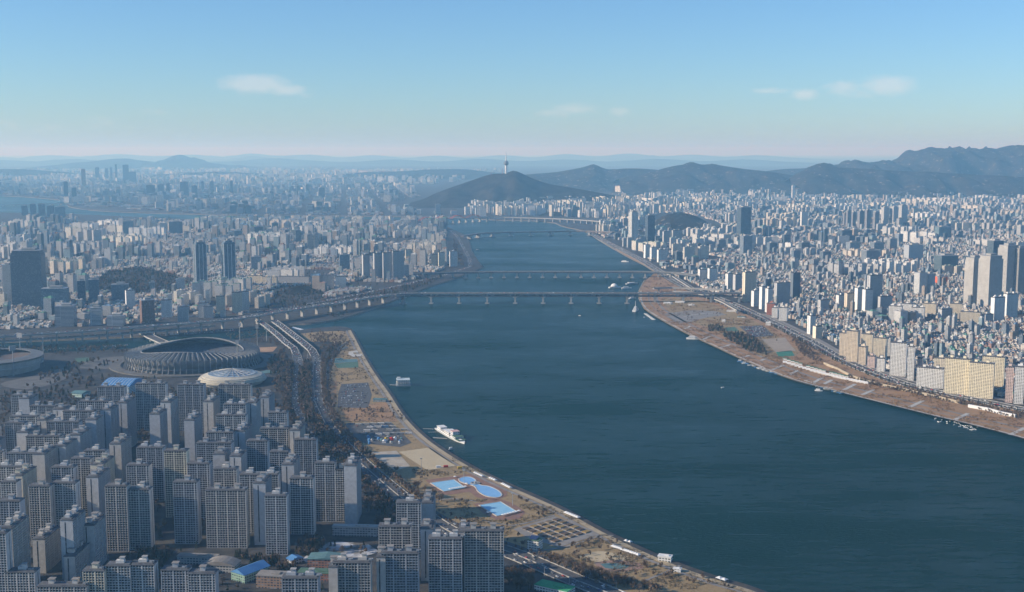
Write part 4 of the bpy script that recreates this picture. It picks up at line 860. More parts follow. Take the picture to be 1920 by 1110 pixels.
def hue(c):
    r, g, b = c[:3]; l = (r+g+b)/3
    if l < .19: return 'dark'
    if r > 1.5*b: return 'brick brown' if l < .3 else 'beige'
    if b > r*1.15: return 'bluish'
    return 'white' if l > .54 else 'pale grey' if l > .4 else 'grey'
def roofhue(c):
    r, g, b = c[:3]
    if g > 1.3*r: return 'green' if g > b else 'blue'
    if b > 1.4*r: return 'blue'
    if r > 1.4*b: return 'red brown'
    return 'white' if r > .5 else 'dark' if r < .19 else 'grey'
def place_words(x, y):
    px, py = proj(x, y, G)
    if px < 880 and py > 398: return 'on the left bank' if py > 500 else 'far up the left bank'
    if px > 1100 and py > 500: return 'behind the right riverside road'
    if px > 1100: return 'towards the mountains'
    return 'at the foot of the tower hill' if py < 412 else 'on the river bend'
def emit_fill():
    verts = []; faces = []
    for k, x, y, w, d, h, yaw, wc, rc in FILL:
        n = len(verts); c, s = math.cos(yaw), math.sin(yaw)
        for z in (G, G+h):
            for a, b in ((-w/2,-d/2),(w/2,-d/2),(w/2,d/2),(-w/2,d/2)): verts.append((x+a*c-b*s, y+a*s+b*c, z))
        faces += [(n,n+1,n+5,n+4),(n+1,n+2,n+6,n+5),(n+2,n+3,n+7,n+6),(n+3,n,n+4,n+7),(n+4,n+5,n+6,n+7)]
    bvh = BVHTree.FromPolygons(verts, faces); eye = Vector((0, 0, CAMZ))
    by = {}
    for i, b in enumerate(FILL): by.setdefault(b[0], []).append(i)
    chosen = set()
    for kind, ids in by.items():
        sc = []
        for i in ids:
            k, x, y, w, d, h, *_ = FILL[i]; px, py = proj(x, y, G+h*.8)
            if 10 < px < 1910 and py < 1100: sc.append((w*h/(x*x+y*y), i))
        sc.sort(reverse=True); got = 0
        for _, i in sc:
            k, x, y, w, d, h, *_ = FILL[i]; vis = 0
            for t in (.97, .75, .55):
                p = Vector((x, y, G+h*t)); dv = p-eye; hit = bvh.ray_cast(eye, dv.normalized())
                if hit[0] is not None and hit[3] > dv.length-max(w, d)*1.05: vis += 1
            if vis >= 2: chosen.add(i); got += 1
            if got >= CAP.get(kind, 290): break
    stuff = {}
    for i, (kind, x, y, w, d, h, yaw, wc, rc) in enumerate(FILL):
        if i in chosen:
            bm_, rm, tm, names = unit(kind); o = link(kind, bm_, None, (x, y, G), yaw); o.scale = (w, d, h); o.color = wc
            r = link(names[0], rm, o); r.color = rc; 
            for q in tm: t = link(names[1], q, o); t.color = wc if kind == 'apartment_block' else rc
            size = {'house': 'small house', 'apartment_block': 'slab block' if w > 30 else 'slim tower', 'office_building': 'office block' if h > 35 else 'building'}[kind]
            tall = '' if kind == 'house' else 'tall ' if h > 58 else 'low ' if h < 30 else ''
            lab = '%s%s %s with %s roof %s' % (tall, hue(wc), size, roofhue(rc), place_words(x, y))
            tag(o, lab, {'house': 'house', 'apartment_block': 'apartment block', 'office_building': 'building'}[kind], lab.replace(' with', 's with'))
            continue
        mb = stuff.setdefault(kind, MB()); mb.cc = wc; mb.box(x, y, G, G+h, w, d, yaw, topc=rc)
        c, s = math.cos(yaw), math.sin(yaw)
        if y < 9000:
            if kind == 'apartment_block':
                for a in (-.22, .24): mb.box(x+a*w*c, y+a*w*s, G+h, G+h+4.5, w*.13, d*.5, yaw)
            else: mb.box(x+.2*w*c-.2*d*s, y+.2*w*s+.2*d*c, G+h, G+h+2.6, w*.36, d*.34, yaw, topc=rc)
    for kind, mb in stuff.items():
        o = mb.build({'house': 'houses', 'apartment_block': 'apartment_blocks', 'office_building': 'city_buildings'}[kind], WALL_A, color=True)
        tag(o, {'house': 'dense mass of small flat-roofed houses filling the far quarters', 'apartment_block': 'mass of far pale apartment blocks fading into the haze', 'office_building': 'mass of far city buildings fading into the haze'}[kind],
            {'house': 'houses', 'apartment_block': 'apartment blocks', 'office_building': 'buildings'}[kind], None, 'stuff')
    print('FILL', {k: len(v) for k, v in by.items()}, 'chosen', len(chosen))
emit_fill()
# ------------------------------------------------------------------ near riverside park
def inset(shore, d0, d1, z, name, m, i0=0, i1=None, flip=1):
    """a strip along the shore between d0 and d1 metres inland"""
    pts = [at(p[0], p[1], G+z) for p in catmull(shore, 10)][i0:i1]
    o = tag(ribbon_mb(pts, d1-d0, 0, flip*(d0+d1)/2).build(name, m), kind='structure'); fixup(o); return o
sheet('park_lawn', [(562,626),(600,622),(655,622),(668,640),(684,670),(705,706),(730,742),(758,785),(795,822),(842,856),(892,884),(950,912),(1050,957),(1140,1005),(1240,1051),(1420,1114),(1560,1180),(1300,1160),(1150,1106),(1060,1070),(985,1040),(905,1010),(840,980),(770,935),(712,890),(668,850),(640,810),(618,774),(611,735),(613,698),(622,672),(640,648),(618,640),(575,640)], .3, GRASS)
shoreA = A_SHORE[:-3]
inset(list(reversed(shoreA)), 9, 17, .6, 'riverside_path', TANPATH)
inset(list(reversed(shoreA)), 19, 25, .6, 'riverside_path', PAVE)
def psheet(name, m, pts, z=.55, smooth=False):
    if name in ('court', 'sand_field', 'parking_lot', 'lawn_marking', 'garden_ground', 'pool_paving'):
        xs = [p[0] for p in pts]; ys = [p[1] for p in pts]; y = min(ys)
        while y < max(ys):
            x = min(xs)
            while x < max(xs):
                if in_poly(x, y, pts): q = at(x, y, G); OCC[occ_key(q.x, q.y)] = 1
                x += 3
            y += 1.2
    return sheet(name, pts, z, m, smooth=smooth)
psheet('parking_lot', ASPH, [(640,720),(690,717),(697,740),(690,765),(633,764),(634,738)])
psheet('parking_lot', ASPH, [(652,793),(735,793),(772,830),(750,838),(690,832),(664,826),(646,800)])
psheet('sand_field', SAND, [(748,847),(806,839),(856,873),(802,882)], .6)
psheet('sand_field', mat('pale_sand', (.42,.38,.31), (.36,.31,.24), .06), [(695,848),(743,845),(769,874),(742,882),(705,860)], .6)
psheet('meadow', REED, [(642,768),(722,752),(745,790),(650,790)], .5); psheet('meadow', REED, [(615,715),(632,714),(630,760),(618,765)], .5)
psheet('court', GREENR, [(627,682),(671,678),(672,689),(633,690)], .6); psheet('court', TEALR, [(626,674),(669,673),(671,678),(627,681)], .7)
psheet('lawn_marking', LIGHTC, [(654,659),(670,657),(672,660),(662,661),(664,664.5),(679,664),(680,668),(662,669),(653,664)], .8)
psheet('dam_slope', mat('dark_bank', (.11,.12,.12)), [(634,643),(654,651),(640,657),(630,666)], .7)  # embankment wedge in one even dark grey
# pools
psheet('pool_paving', BRICKP, [(798,900),(850,893),(888,888),(925,895),(952,915),(950,930),(930,938),(893,932),(880,922),(830,927)], .5, True)
psheet('pool_paving', BRICKP, [(888,945),(940,936),(985,960),(976,972),(930,974),(905,962)], .5, True)
def pool(pts, m, label, smooth=False):
    px = catmull(pts+[pts[0]], 3)[:-1] if smooth else [Vector(p) for p in pts]
    w = [at(p[0], p[1], G+.9) for p in px]; c = sum(w, Vector())/len(w)
    mb = MB()
    for t in geometry.tessellate_polygon([w]): mb.f.append(tuple(t)); mb.m.append(0); mb.c.append(mb.cc)
    mb.v = [tuple(p) for p in w]; o = mb.build('swimming_pool', m); fixup(o); tag(o, label, 'swimming pool', 'outdoor pools in the near park')
    r = ribbon_mb([p+Vector((0,0,.35)) for p in w+[w[0]]], 1.6, .8).build('pool_edge', LIGHTC, o); fixnorm(r)
    mark(c.x, c.y, max((p-c).length for p in w)*1.5, 1, 4)
pool([(807,905.5),(851,899),(873,914.5),(832,921.5)], POOLB, 'square pale blue pool farthest left in the riverside park')
pool([(860,898),(869,894.3),(882,894.5),(891,899),(894,905),(902,909.5),(918,912),(935,920),(941,928),(933,932.5),(913,930.5),(897,922),(890,912),(874,907),(862,902.5)], POOLD, 'guitar shaped deeper blue pool nearest the river path', True)
pool([(898,947),(938.5,940.5),(970.6,960),(931.5,967.6)], POOLB, 'square pale blue pool nearest the bottom slab blocks')
c = at(891, 906, G+1); m = MB(); m.lathe(0, 0, [(7,0),(7,.9),(5,.9),(5,.3)], 20, cap=False); m.lathe(0, 0, [(2,0),(2,2.5),(0.1,3)], 10); o = m.build('fountain_island', CONC, None, c); tag(o, 'small round island in the waist of the guitar shaped pool', 'fountain')
def tent_row(p0, p1, n, w, label, cat='tent', group=None, h=3.2, peak=2.0, m=WHITE):
    a, b = at(*p0, G), at(*p1, G)
    for k in range(n):
        p = a.lerp(b, k/max(1, n-1)); yaw = math.atan2(b.y-a.y, b.x-a.x); root = empty('tent', p, yaw); tag(root, label, cat, group or label)
        c = MB(); c.v = [(-w/2,-w/2,h),(w/2,-w/2,h),(w/2,w/2,h),(-w/2,w/2,h),(0,0,h+peak)]; c.f = [(0,1,4),(1,2,4),(2,3,4),(3,0,4)]; c.m = [0]*4; c.c = [c.cc]*4; c.build('canopy', m, root)
        for sx, sy in ((-1,-1),(1,-1),(1,1),(-1,1)): q = MB(); q.bar((sx*w*.47,sy*w*.47,0), (sx*w*.47,sy*w*.47,h), .12, .12, 4); q.build('leg', STEEL, root)
tent_row((891,890), (904,896), 5, 5, 'small white peaked tent in the row behind the guitar shaped pool')
tent_row((920,900), (928,903.5), 3, 5.5, 'white peaked tent of the short row beside the river path')
tent_row((943,911), (956,917.5), 5, 5.5, 'white peaked tent of the row right of the guitar shaped pool')
tent_row((1062,965), (1083,973.5), 6, 6.5, 'white tent of the row above the garden beds')
tent_row((1150,1028.5), (1196,1044), 12, 6.5, 'white tent of the long row in the bottom right lawn')
tent_row((1174,1018), (1181,1020), 2, 5, 'white tent of the pair by the river path'); tent_row((1349,1088), (1358,1091), 2, 7, 'white tent of the pair farthest down the river path')
def parasols(spots, label):
    for px, py in spots:
        root = empty('parasol', at(px, py, G+.5)); tag(root, label, 'parasol', label); q = MB(); q.bar((0,0,0), (0,0,2.6), .1, .1, 4); q.build('pole', STEEL, root)
        c = MB(); c.lathe(0, 0, [(2.6,2.3),(1.3,2.9),(.05,3.3)], 8); c.build('canopy', WHITE, root)
parasols([(844+i*4.1, 919-i*.65) for i in range(8)], 'white parasol along the near edge of the left square pool'); parasols([(943+i*5, 968-i*1.3) for i in range(7)], 'white parasol along the near edge of the bottom square pool')
parasols([(853,896),(875,909),(915,963)], 'lone white parasol between the pools')
# garden of beds
psheet('garden_ground', PAVE, [(962,992),(1040,968),(1130,1000),(1048,1026),(990,1008)], .5)
g0, gu, gv = at(975, 992, G), (at(1046,972,G)-at(975,992,G)), (at(1040,1020,G)-at(975,992,G))
BEDC = [mat('bed_soil', (.085,.06,.042), (.13,.09,.06), .2), mat('bed_grass', (.20,.14,.075), (.13,.10,.06), .2), mat('bed_ochre', (.30,.20,.07), (.2,.14,.06), .2)]
for i in range(5):
    for j in range(6):
        p = g0+gu*((i+.5)/5)+gv*((j+.5)/6); q = MB(); wx, wy = gu.length/5-3.6, gv.length/6-3.2
        q.box(0, 0, 0, .9, wx, wy); q.cm = 1; q.box(0, 0, .9, 1.5+rnd.random()*.6, wx-1.2, wy-1.2)
        o = q.build('planting_bed', [KERB if (i+j) % 3 else PAVE, rnd.choice(BEDC)], None, p, math.atan2(gu.y, gu.x)); tag(o, 'low kerbed winter planting bed in the grid garden by the river', 'planting bed', 'planting beds of the grid garden')
psheet('play_pond', TEALR, [(1125,1057),(1150,1055),(1182,1061),(1170,1067),(1135,1065)], .6, True); psheet('play_ground', mat('play_rubber', (.33,.20,.15), (.27,.19,.15), .1), [(1115,1055),(1150,1050),(1200,1056),(1208,1065),(1160,1072),(1120,1066)], .5, True)
psheet('sand_lawn', SAND, [(1082,1044),(1125,1033),(1182,1046),(1158,1055),(1110,1052)], .45, True)
for pts in ([(985,1036),(1060,1025),(1130,1003),(1150,1004)], [(1206,1090),(1235,1078),(1275,1060)], [(790,940),(850,935),(893,940)], [(905,975),(960,985),(1040,966)]):
    tag(ribbon_mb(path3(pts, G+.6), 4).build('path', PAVE), kind='structure')
# small buildings of the park
def cabin(name, label, cat, px, py, w, d, h, yaw, wallc, roofm=WHITE, floors=1, over=.8):
    c = at(px, py, G); root = empty(name, c, yaw); tag(root, label, cat); mark(c.x, c.y, w, d, 2)
    q = MB(); q.box(0, 0, 0, h, w, d); o = q.build('wall', WALL_O, root); o.color = wallc+(1,)
    q = MB(); q.box(0, 0, h, h+.6, w+over, d+over); q.box(w*.15, 0, h+.6, h+1.8, w*.3, d*.4); q.build('roof', roofm, root); return root
o = cabin('park_office', 'white three storey building with solar panels beside the near expressway', 'building', 1003, 1030, 15, 13, 13, R(-25), (.62,.62,.58), GREENR)
q = MB(); q.quad((-6,-5,14.2),(4,-5,14.2),(4,3,16.6),(-6,3,16.6)); q.build('solar_panel', mat('solar', (.03,.05,.12), rough=.2), o)
cabin('river_cafe', 'white ship shaped café on stilts beside the river path', 'café', 1247, 1051, 16, 9, 6, R(-20), (.66,.66,.64)); cabin('kiosk', 'small white kiosk left of the ship shaped café', 'kiosk', 1270, 1072, 9, 6, 4, R(-20), (.6,.6,.6)); cabin('clubhouse', 'low teal roofed clubhouse in the brown lawn above the parking rows', 'building', 713, 753, 26, 12, 5, R(-10), (.2,.24,.25), TEALR)
cabin('kiosk', 'teal roofed court kiosk at the top of the near park', 'kiosk', 636, 676, 18, 9, 4, R(5), (.4,.5,.5), TEALR); cabin('pump_house', 'dark long two storey building beside the school yard', 'building', 667, 1003, 58, 11, 12, R(-4), (.36,.36,.36), CONC)
cabin('brick_school', 'brown brick school with battlements near the bottom edge', 'school', 511, 1098, 32, 18, 14, R(-8), (.28,.18,.12), PAVE); cabin('school_wing', 'red brick school wing with green roof near the bottom edge', 'school', 598, 1085, 46, 16, 9, R(-6), (.26,.12,.08), GREENR); cabin('tunnel_house', 'long building with bright green roof beside the near expressway at the bottom edge', 'building', 1040, 1108, 42, 18, 6, R(-32), (.5,.52,.5), mat('bright_green', (.06,.35,.14), (.05,.28,.12), .2)); cabin('school_block', 'long flat roofed concrete building behind the arched hall', 'building', 372, 1055, 48, 12, 9, R(-6), (.34,.33,.31), PAVE)
psheet('school_yard', SNOW, [(566,1050),(608,1018),(690,1020),(712,1034),(640,1052),(590,1060)], .5, True)
for px, py, mtl, l in [(836,876,RED,'small red container beside the sand field'),(862,878,YELLOW,'small yellow container beside the river path'),(822,877,WHITE,'small white van shaped hut beside the red container')]:
    p = at(px, py, G+.4); q = MB(); q.box(0, 0, 0, 2.8, 7, 3, .2); q.box(0, 0, 2.8, 3.1, 7.2, 3.2, .2); tag(q.build('container', mtl, None, p), l, 'container')
for i in range(16):                                            # little fairground
    px, py = 690+rnd.random()*66, 820+rnd.random()*14; p = at(px, py, G+.5); q = MB(); w = rnd.uniform(3, 7); hh = rnd.uniform(2.2, 4)
    if i % 2: q.box(0, 0, 0, hh, w, w*.7); q.lathe(0, 0, [(w*.62,hh),(.1,hh+2)], 4)
    else: q.lathe(0, 0, [(w*.5,0),(w*.5,hh),(w*.55,hh),(.1,hh+2.2)], 12)
    tag(q.build('fairground_booth', [STEELB, WHITE, STEELB, YELLOW if i == 3 else LIGHTC, TEALR, RED if i == 5 else WHITE][i % 6], None, p), 'small %s fairground booth beside the lower parking rows' % ['blue','white','blue','yellow' if i == 3 else 'pale','teal','red' if i == 5 else 'white'][i % 6], 'booth', 'fairground booths by the parking rows')
def lamp(px, py, h, label, group):
    c = at(px, py, G); root = empty('lamp_mast', c); tag(root, label, 'lamp', group); q = MB(); q.bar((0,0,0), (0,0,h), .45, .3, 6); q.build('pole', STEEL, root); q = MB(); q.box(0, 0, h, h+1.6, 4, 1.4); q.build('lamp_head', LIGHTC, root)
for px, py, l in [(961,949,'tall lamp mast right of the guitar shaped pool'),(870,905,'tall lamp mast between the left square pool and the guitar pool'),(790,882,'tall lamp mast below the sand field'),(757,800,'white sign mast at the lower parking rows')]: lamp(px, py, 18, l, 'lamp masts in the near park')
for i, (p, a) in enumerate(along(ROADS['jr'][0], 42, 10)):
    for s in (-1, 1):
        n = Vector((-math.sin(a), math.cos(a), 0))*s*16.6; p2 = p+n; px, py = proj(*p2)
        if py > 1115: continue
        root = empty('street_lamp', (p2.x, p2.y, G)); tag(root, 'thin grey street lamp along the edge of the near expressway', 'street lamp', 'street lamps of the near expressway'); q = MB(); q.bar((0,0,0), (0,0,10), .3, .18, 5); q.build('pole', STEEL, root); q = MB(); q.bar((0,0,10), tuple(-n.normalized()*3+Vector((0,0,10.6))), .18, .25, 5); q.build('lamp_arm', STEEL, root)

# ------------------------------------------------------------------ right bank park
inner = [(1150,462),(1190,484),(1222,505),(1262,532),(1325,560),(1372,577),(1418,598),(1462,619),(1508,643),(1545,664),(1592,687),(1668,714),(1730,730),(1796,744),(1866,759),(1985,786)]
outer = [(1985,845),(1920,822),(1830,798),(1750,779),(1650,754),(1560,731),(1480,709),(1400,677),(1340,649),(1290,626),(1242,600),(1208,579),(1199,561),(1199,546),(1209,527),(1229,511),(1212,499),(1184,485),(1155,468)]
sheet('park_lawn', inner+outer, .3, REED)
sheet('park_lawn', [(1240,560),(1300,560),(1372,584),(1430,610),(1470,640),(1500,662),(1440,672),(1380,640),(1320,612),(1260,590)], .45, GRASS)
sh = [p for p in C_SHORE if 1196 <= p[0] <= 2060 and p[1] > 540]
inset(sh, 8, 13, .6, 'riverside_path', LIGHTC, flip=1); inset(sh, 34, 38, .6, 'riverside_path', PAVE, flip=1); inset(sh, 58, 66, .6, 'riverside_path', PAVE, flip=1)
for (a, b) in [((1318,637),(1331,630)),((1353,651),(1369,646)),((1390,671),(1405,666)),((1427,676),(1433,673)),((1448,693),(1470,684)),((1480,703),(1495,694)),((1524,718),(1542,708)),((1545,720),(1560,712)),((1582,731),(1604,720)),((1617,740),(1639,730)),((1706,763),(1731,751)),((1790,787),(1815,775)),((1894,815),(1922,802)),((1256,604),(1262,602)),((1282,617),(1295,611))]:
    pa, pb = at(*a, G+.8), at(*b, G+.8); tag(ribbon_mb([pa, pa.lerp(pb, .5), pb], 8).build('path', LIGHTC), kind='structure')
psheet('sand_field', mat('pink_sand', (.36,.30,.23), (.31,.25,.19), .05), [(1428,636),(1472,633),(1492,658),(1455,660)], .7); psheet('court', mat('pitch_green', (.05,.20,.13), (.05,.16,.11), .1), [(1455,660),(1484,657),(1490,667),(1460,669)], .7)
psheet('parking_lot', ASPH, [(1386,612),(1430,610),(1452,630),(1410,632)], .6); psheet('plaza', PAVE, [(1245,588),(1300,582),(1345,584),(1362,590),(1325,595),(1275,606)], .6, True); psheet('court', GREENR, [(1358,614),(1378,613),(1386,621),(1364,622)], .7)
for k in range(4):
    tag(ribbon_mb(path3([(1282+k*10,594-k*1.6),(1300+k*10,589-k*.8),(1318+k*10,589.5-k*.6)], G+1), 3, 0).build('terrace_step', LIGHTC), kind='structure')
for i in range(22):                                            # white greenhouses and stalls between the two long paths
    for r in range(2):
        t = (i+.5)/22; px = 1468+t*160; py = 679+t*41+math.sin(t*3.1)*3.2 - r*6*(1-.3*t)
        if r and (i > 16 or i % 6 == 5): continue
        p = at(px, py, G+.4); q = MB(); q.box(0, 0, 0, 3, 8.5, 7); q.v += []; n = len(q.v); q.v += [(-4.6,-3.8,3),(4.6,-3.8,3),(4.6,3.8,3),(-4.6,3.8,3),(-4.6,0,4.8),(4.6,0,4.8)]; q.cm = 1
        for f in ((n,n+1,n+5,n+4),(n+2,n+3,n+4,n+5),(n+1,n+2,n+5),(n+3,n,n+4)): q.f.append(f); q.m.append(1); q.c.append(q.cc)
        o = q.build('garden_shed', [WHITE, GREENR if r else WHITE], None, p, R(-18-10*t)); tag(o, ('green' if r else 'white')+' roofed shed in the long row beside the right bank meadow', 'shed', ('green' if r else 'white')+' roofed sheds on the right bank')
for i, (px, py, w, d, h, l) in enumerate([(1252,570,26,12,5,'low white pavilion under the double decked bridge end'),(1275,568,30,14,5,'low pale pavilion right of the white one near the bridge end'),(1296,573,20,10,4,'small white pavilion, right one near the bridge end'),(1357,604,10,9,6,'small pinkish white hut on the right bank lawn'),(1441,610,14,12,9,'white hut on stilts beside the right bank expressway'),(1390,596,22,8,4,'teal roofed shed left of the right bank parking lot'),(1372,585,30,7,5,'pale long shelter at the foot of the curved ramp')]):
    cabin('pavilion', l, 'pavilion', px, py, w, d, h, R(-20), (.6,.6,.58), TEALR if 'teal' in l else WHITE)
wl = path3([(1545,679),(1570,689),(1600,704),(1640,716),(1700,729),(1745,739),(1800,752)], G+5.5)
o = ribbon_mb(wl, 2.2, 5.5).build('flood_wall', mat('beige_wall', (.45,.38,.27), (.36,.31,.23), .08)); fixnorm(o); tag(o, 'beige stone flood wall below the right bank expressway', 'wall')
wl = path3([(1816,758),(1850,764),(1880,772),(1905,777)], G+6); o = ribbon_mb(wl, 4, 6).build('noise_gallery', WHITE); fixnorm(o); tag(o, 'white roofed gallery beside the right bank expressway', 'gallery')

# ------------------------------------------------------------------ boats
def hull(mb, L, B, H):
    st = [(-.5,.8),(-.3,1),(.15,1),(.35,.7),(.5,.06)]; n = len(mb.v)
    for u, w in st: mb.v += [(u*L,-w*B/2*.8,-.5),(u*L,w*B/2*.8,-.5),(u*L,w*B/2,H*(1+.25*max(0,u))),(u*L,-w*B/2,H*(1+.25*max(0,u)))]
    for i in range(4):
        a, b = n+i*4, n+i*4+4
        for f in ((a,b,b+3,a+3),(a+1,a+2,b+2,b+1),(a+3,b+3,b+2,a+2)): mb.f.append(f); mb.m.append(mb.cm); mb.c.append(mb.cc)
    mb.f.append((n,n+3,n+2,n+1)); mb.m.append(mb.cm); mb.c.append(mb.cc)
def boat(px, py, L, B, yaw, label, hm=WHITE, cabins=1, group=None, h=None):
    p = at(px, py, .1); root = empty('boat', p, yaw); tag(root, label, 'boat', group); h = h or L*.08+.6
    q = MB(); hull(q, L, B, h); q.build('hull', hm, root)
    for k in range(cabins):
        q = MB(); z0 = h+k*2.6; q.box(-L*.08, 0, z0, z0+2.5, L*(.5-.12*k), B*(.7-.1*k)); o = q.build('cabin', WALL_O, root); o.color = (.7,.7,.68,1)
        q = MB(); q.box(-L*.08, 0, z0+2.5, z0+2.75, L*(.54-.12*k), B*(.78-.1*k)); q.build('cabin_roof', WHITE, root)
    return root
def jetty(p0, p1, w, label):
    a, b = at(*p0, 1.6), at(*p1, 1.6); o = ribbon_mb([a, a.lerp(b, .5), b], w, .6).build('jetty', CONC); fixnorm(o); tag(o, label, 'jetty')
    for k in range(5):
        p = a.lerp(b, (k+.5)/5); q = MB(); q.bar((p.x,p.y,-2), (p.x,p.y,1.2), .4, .4, 6); q.build('pile', STEEL, o)
c = at(756, 722, 0); root = empty('floating_restaurant', c, R(8)); tag(root, 'square two storey floating restaurant with pale roof off the near bank', 'floating restaurant')
q = MB(); q.box(0, 0, -.5, 1.6, 30, 27); q.build('pontoon', STEEL, root); q = MB(); q.box(0, 1, 1.6, 12, 25, 22); o = q.build('wall', WALL_O, root); o.color = (.45,.5,.5,1)
q = MB(); q.box(0, 1, 12, 12.8, 28, 25); q.build('roof', mat('pale_blue_roof', (.50,.58,.60), (.42,.5,.52), .2), root); q = MB(); q.box(-9, 7, 12.8, 16, 7, 6); q.build('stair_tower', WHITE, root); q = MB(); q.box(0, 0, 6.2, 6.8, 29, 26); q.build('balcony', LIGHTC, root)
jetty((731,721), (746,722), 3, 'short dark jetty to the square floating restaurant')
c = at(846, 818, 0); yw = math.atan2(at(873,829,0).y-at(824,801,0).y, at(873,829,0).x-at(824,801,0).x); root = empty('ferry_terminal', c, yw); tag(root, 'long white floating ferry terminal with green deck at its river end', 'ferry terminal'); LL = (at(873,829,0)-at(824,801,0)).length
q = MB(); hull(q, LL, 20, 2.5); q.build('hull', WHITE, root)
for k, (u, w, b, h0, h1, cc) in enumerate([(-.36,.14,12,2.5,8,(.7,.7,.68)),(-.18,.14,14,2.5,6,(.62,.62,.6)),(-.02,.2,15,2.5,9,(.7,.68,.64)),(.14,.1,12,2.5,13,(.7,.7,.7)),(.25,.12,15,2.5,7,(.6,.62,.6))]):
    q = MB(); q.box(u*LL, 0, h0, h1, w*LL, b); o = q.build('cabin', WALL_O, root); o.color = cc+(1,); q = MB(); q.box(u*LL, 0, h1, h1+.5, w*LL+1.5, b+1.5); q.build('cabin_roof', [WHITE, LIGHTC, WHITE, mat('pink_roof', (.55,.35,.33)), GREENR][k], root)
q = MB(); q.box(.33*LL, 0, 3.4, 4.2, .16*LL, 15); q.build('deck', GREENR, root)
jetty((812,820), (838,822), 4, 'dark jetty linking the near bank and the ferry terminal'); jetty((793,803), (813,804), 1.5, 'thin mooring boom above the ferry jetty'); jetty((803,810), (822,809.5), 1.5, 'second thin mooring boom above the ferry jetty')
boat(864, 829, 14, 5, yw, 'small red decked boat moored at the ferry terminal', RED, 1); boat(846, 843, 9, 3.5, .3, 'small grey boat beside the near bank below the ferry terminal', STEEL, 1)
b = boat(1192, 583, 46, 14, R(70), 'tall white ferry with several decks moored at the right bank park', WHITE, 4); q = MB(); q.bar((-4,0,14), (-4,0,32), .8, .3); q.build('mast', WHITE, b)
b = boat(1153, 540, 44, 18, R(10), 'white domed floating hall between the two nearest bridges', WHITE, 2); q = MB(); q.lathe(-3, 0, [(12,7),(11,11),(7,15),(.2,17)], 16); q.build('dome', WHITE, b)
boat(1175, 541, 36, 10, R(8), 'white boat close right of the domed floating hall', WHITE, 1); boat(1185, 533, 50, 16, R(25), 'dark barge moored behind the white boat', STEEL, 1); boat(1186, 560, 26, 8, R(20), 'white boat under the right end of the double decked bridge', WHITE, 1); boat(1300, 636, 36, 10, R(-15), 'white boat moored midway along the right bank park', WHITE, 2)
boat(1172, 491, 34, 9, R(-30), 'white boat at the shore beyond the second bridge', WHITE, 1); boat(896, 469, 20, 6, .2, 'small dark boat near the left shore tip', STEEL, 1); boat(1535, 733, 16, 4, R(-20), 'lone small white boat off the marina row', WHITE, 1); boat(1355, 727, 8, 2.5, .5, 'tiny white motorboat in mid river', WHITE, 0); boat(1087, 592, 8, 2.5, -.7, 'tiny white motorboat below the double decked bridge', WHITE, 0); boat(1208, 595, 5, 3, 0, 'white float left of the string of floats by the ferry', WHITE, 0)
for k in range(7): boat(1211+k*2.4, 589+k*1.7, 12, 4, R(-30), 'white float of the string right of the tall ferry', WHITE, 0, 'floats right of the tall ferry')
for k in range(46):
    t = k/46; px = 1388+t*196; py = 677+t*60-math.sin(t*3.14)*-1.5+rnd.uniform(-.6, 1.2); big = rnd.random() < .35
    m_ = rnd.choice((WHITE, WHITE, STEELB, STEELB, LIGHTC)); boat(px, py+1.5, 14 if big else 9, 4, R(-20+rnd.uniform(-20, 20)), 'small %s boat moored in the marina row along the right bank' % ('blue' if m_ is STEELB else 'white'), m_, 1 if big else 0, ('blue' if m_ is STEELB else 'white')+' boats of the marina row')
for k in range(42):
    px = 1753+rnd.random()*82; py = 786+(px-1753)*.23+rnd.uniform(-3.5, 5); boat(px, py, rnd.uniform(2.8, 4.4), 1.3, rnd.uniform(0, 6), 'white windsurf board in the cluster near the lower right bank', WHITE, 0, 'boards clustered near the lower right bank', h=.7)

# ------------------------------------------------------------------ cars
CARP = [(.62,.62,.62),(.45,.45,.45),(.12,.12,.13),(.2,.2,.2),(.05,.05,.055),(.25,.26,.27),(.4,.41,.42),(.7,.7,.68),(.04,.06,.15),(.35,.04,.03)]
def car_mesh():
    q = MB(); s = [(-2.3,.3),(-2.3,.85),(-1.9,.95),(-1.4,1.45),(.3,1.48),(1.1,.95),(2.2,.8),(2.3,.3)]; n = len(q.v)
    for y in (-.9, .9):
        for x, z in s: q.v.append((x, y*(.86 if z > 1.2 else 1), z))
    k = len(s)
    for i in range(k-1): q.f.append((n+i, n+k+i, n+k+i+1, n+i+1)); q.m.append(1 if i in (2, 4) else 0); q.c.append(q.cc)
    q.f.append(tuple(n+i for i in range(k))); q.f.append(tuple(n+k+i for i in reversed(range(k)))); q.m += [0, 0]; q.c += [q.cc]*2
    for x in (-1.4, 1.4):
        for y in (-.8, .8): q.cm = 2; q.box(x, y, 0, .62, .64, .24)
    return q.data('car', [CARPAINT, GLASSD, DARKROOF])
CM = car_mesh(); CARS = []
def traffic(key, lanes, gap, where, z=.15, jam=1.0):
    pts, wd = ROADS[key]
    for ln in lanes:
        for p, a in along(pts, gap, rnd.random()*gap):
            if rnd.random() > jam: continue
            d = rnd.uniform(-gap*.3, gap*.3); t = Vector((math.cos(a), math.sin(a), 0)); n = Vector((t.y, -t.x, 0)); q = p+t*d+n*ln
            CARS.append((q.x, q.y, q.z+z, a+(math.pi if ln < 0 else 0), where))
traffic('jr', (-13,-9.5,-6,-2.5,2.5,6,9.5,13), 30, 'on the near riverside expressway', jam=.55); traffic('jl', (-6.5,-3,0,3,6.5), 26, 'on the slip road below the arena', jam=.6); traffic('jp', (-2,2), 60, 'on the near park road', jam=.7)
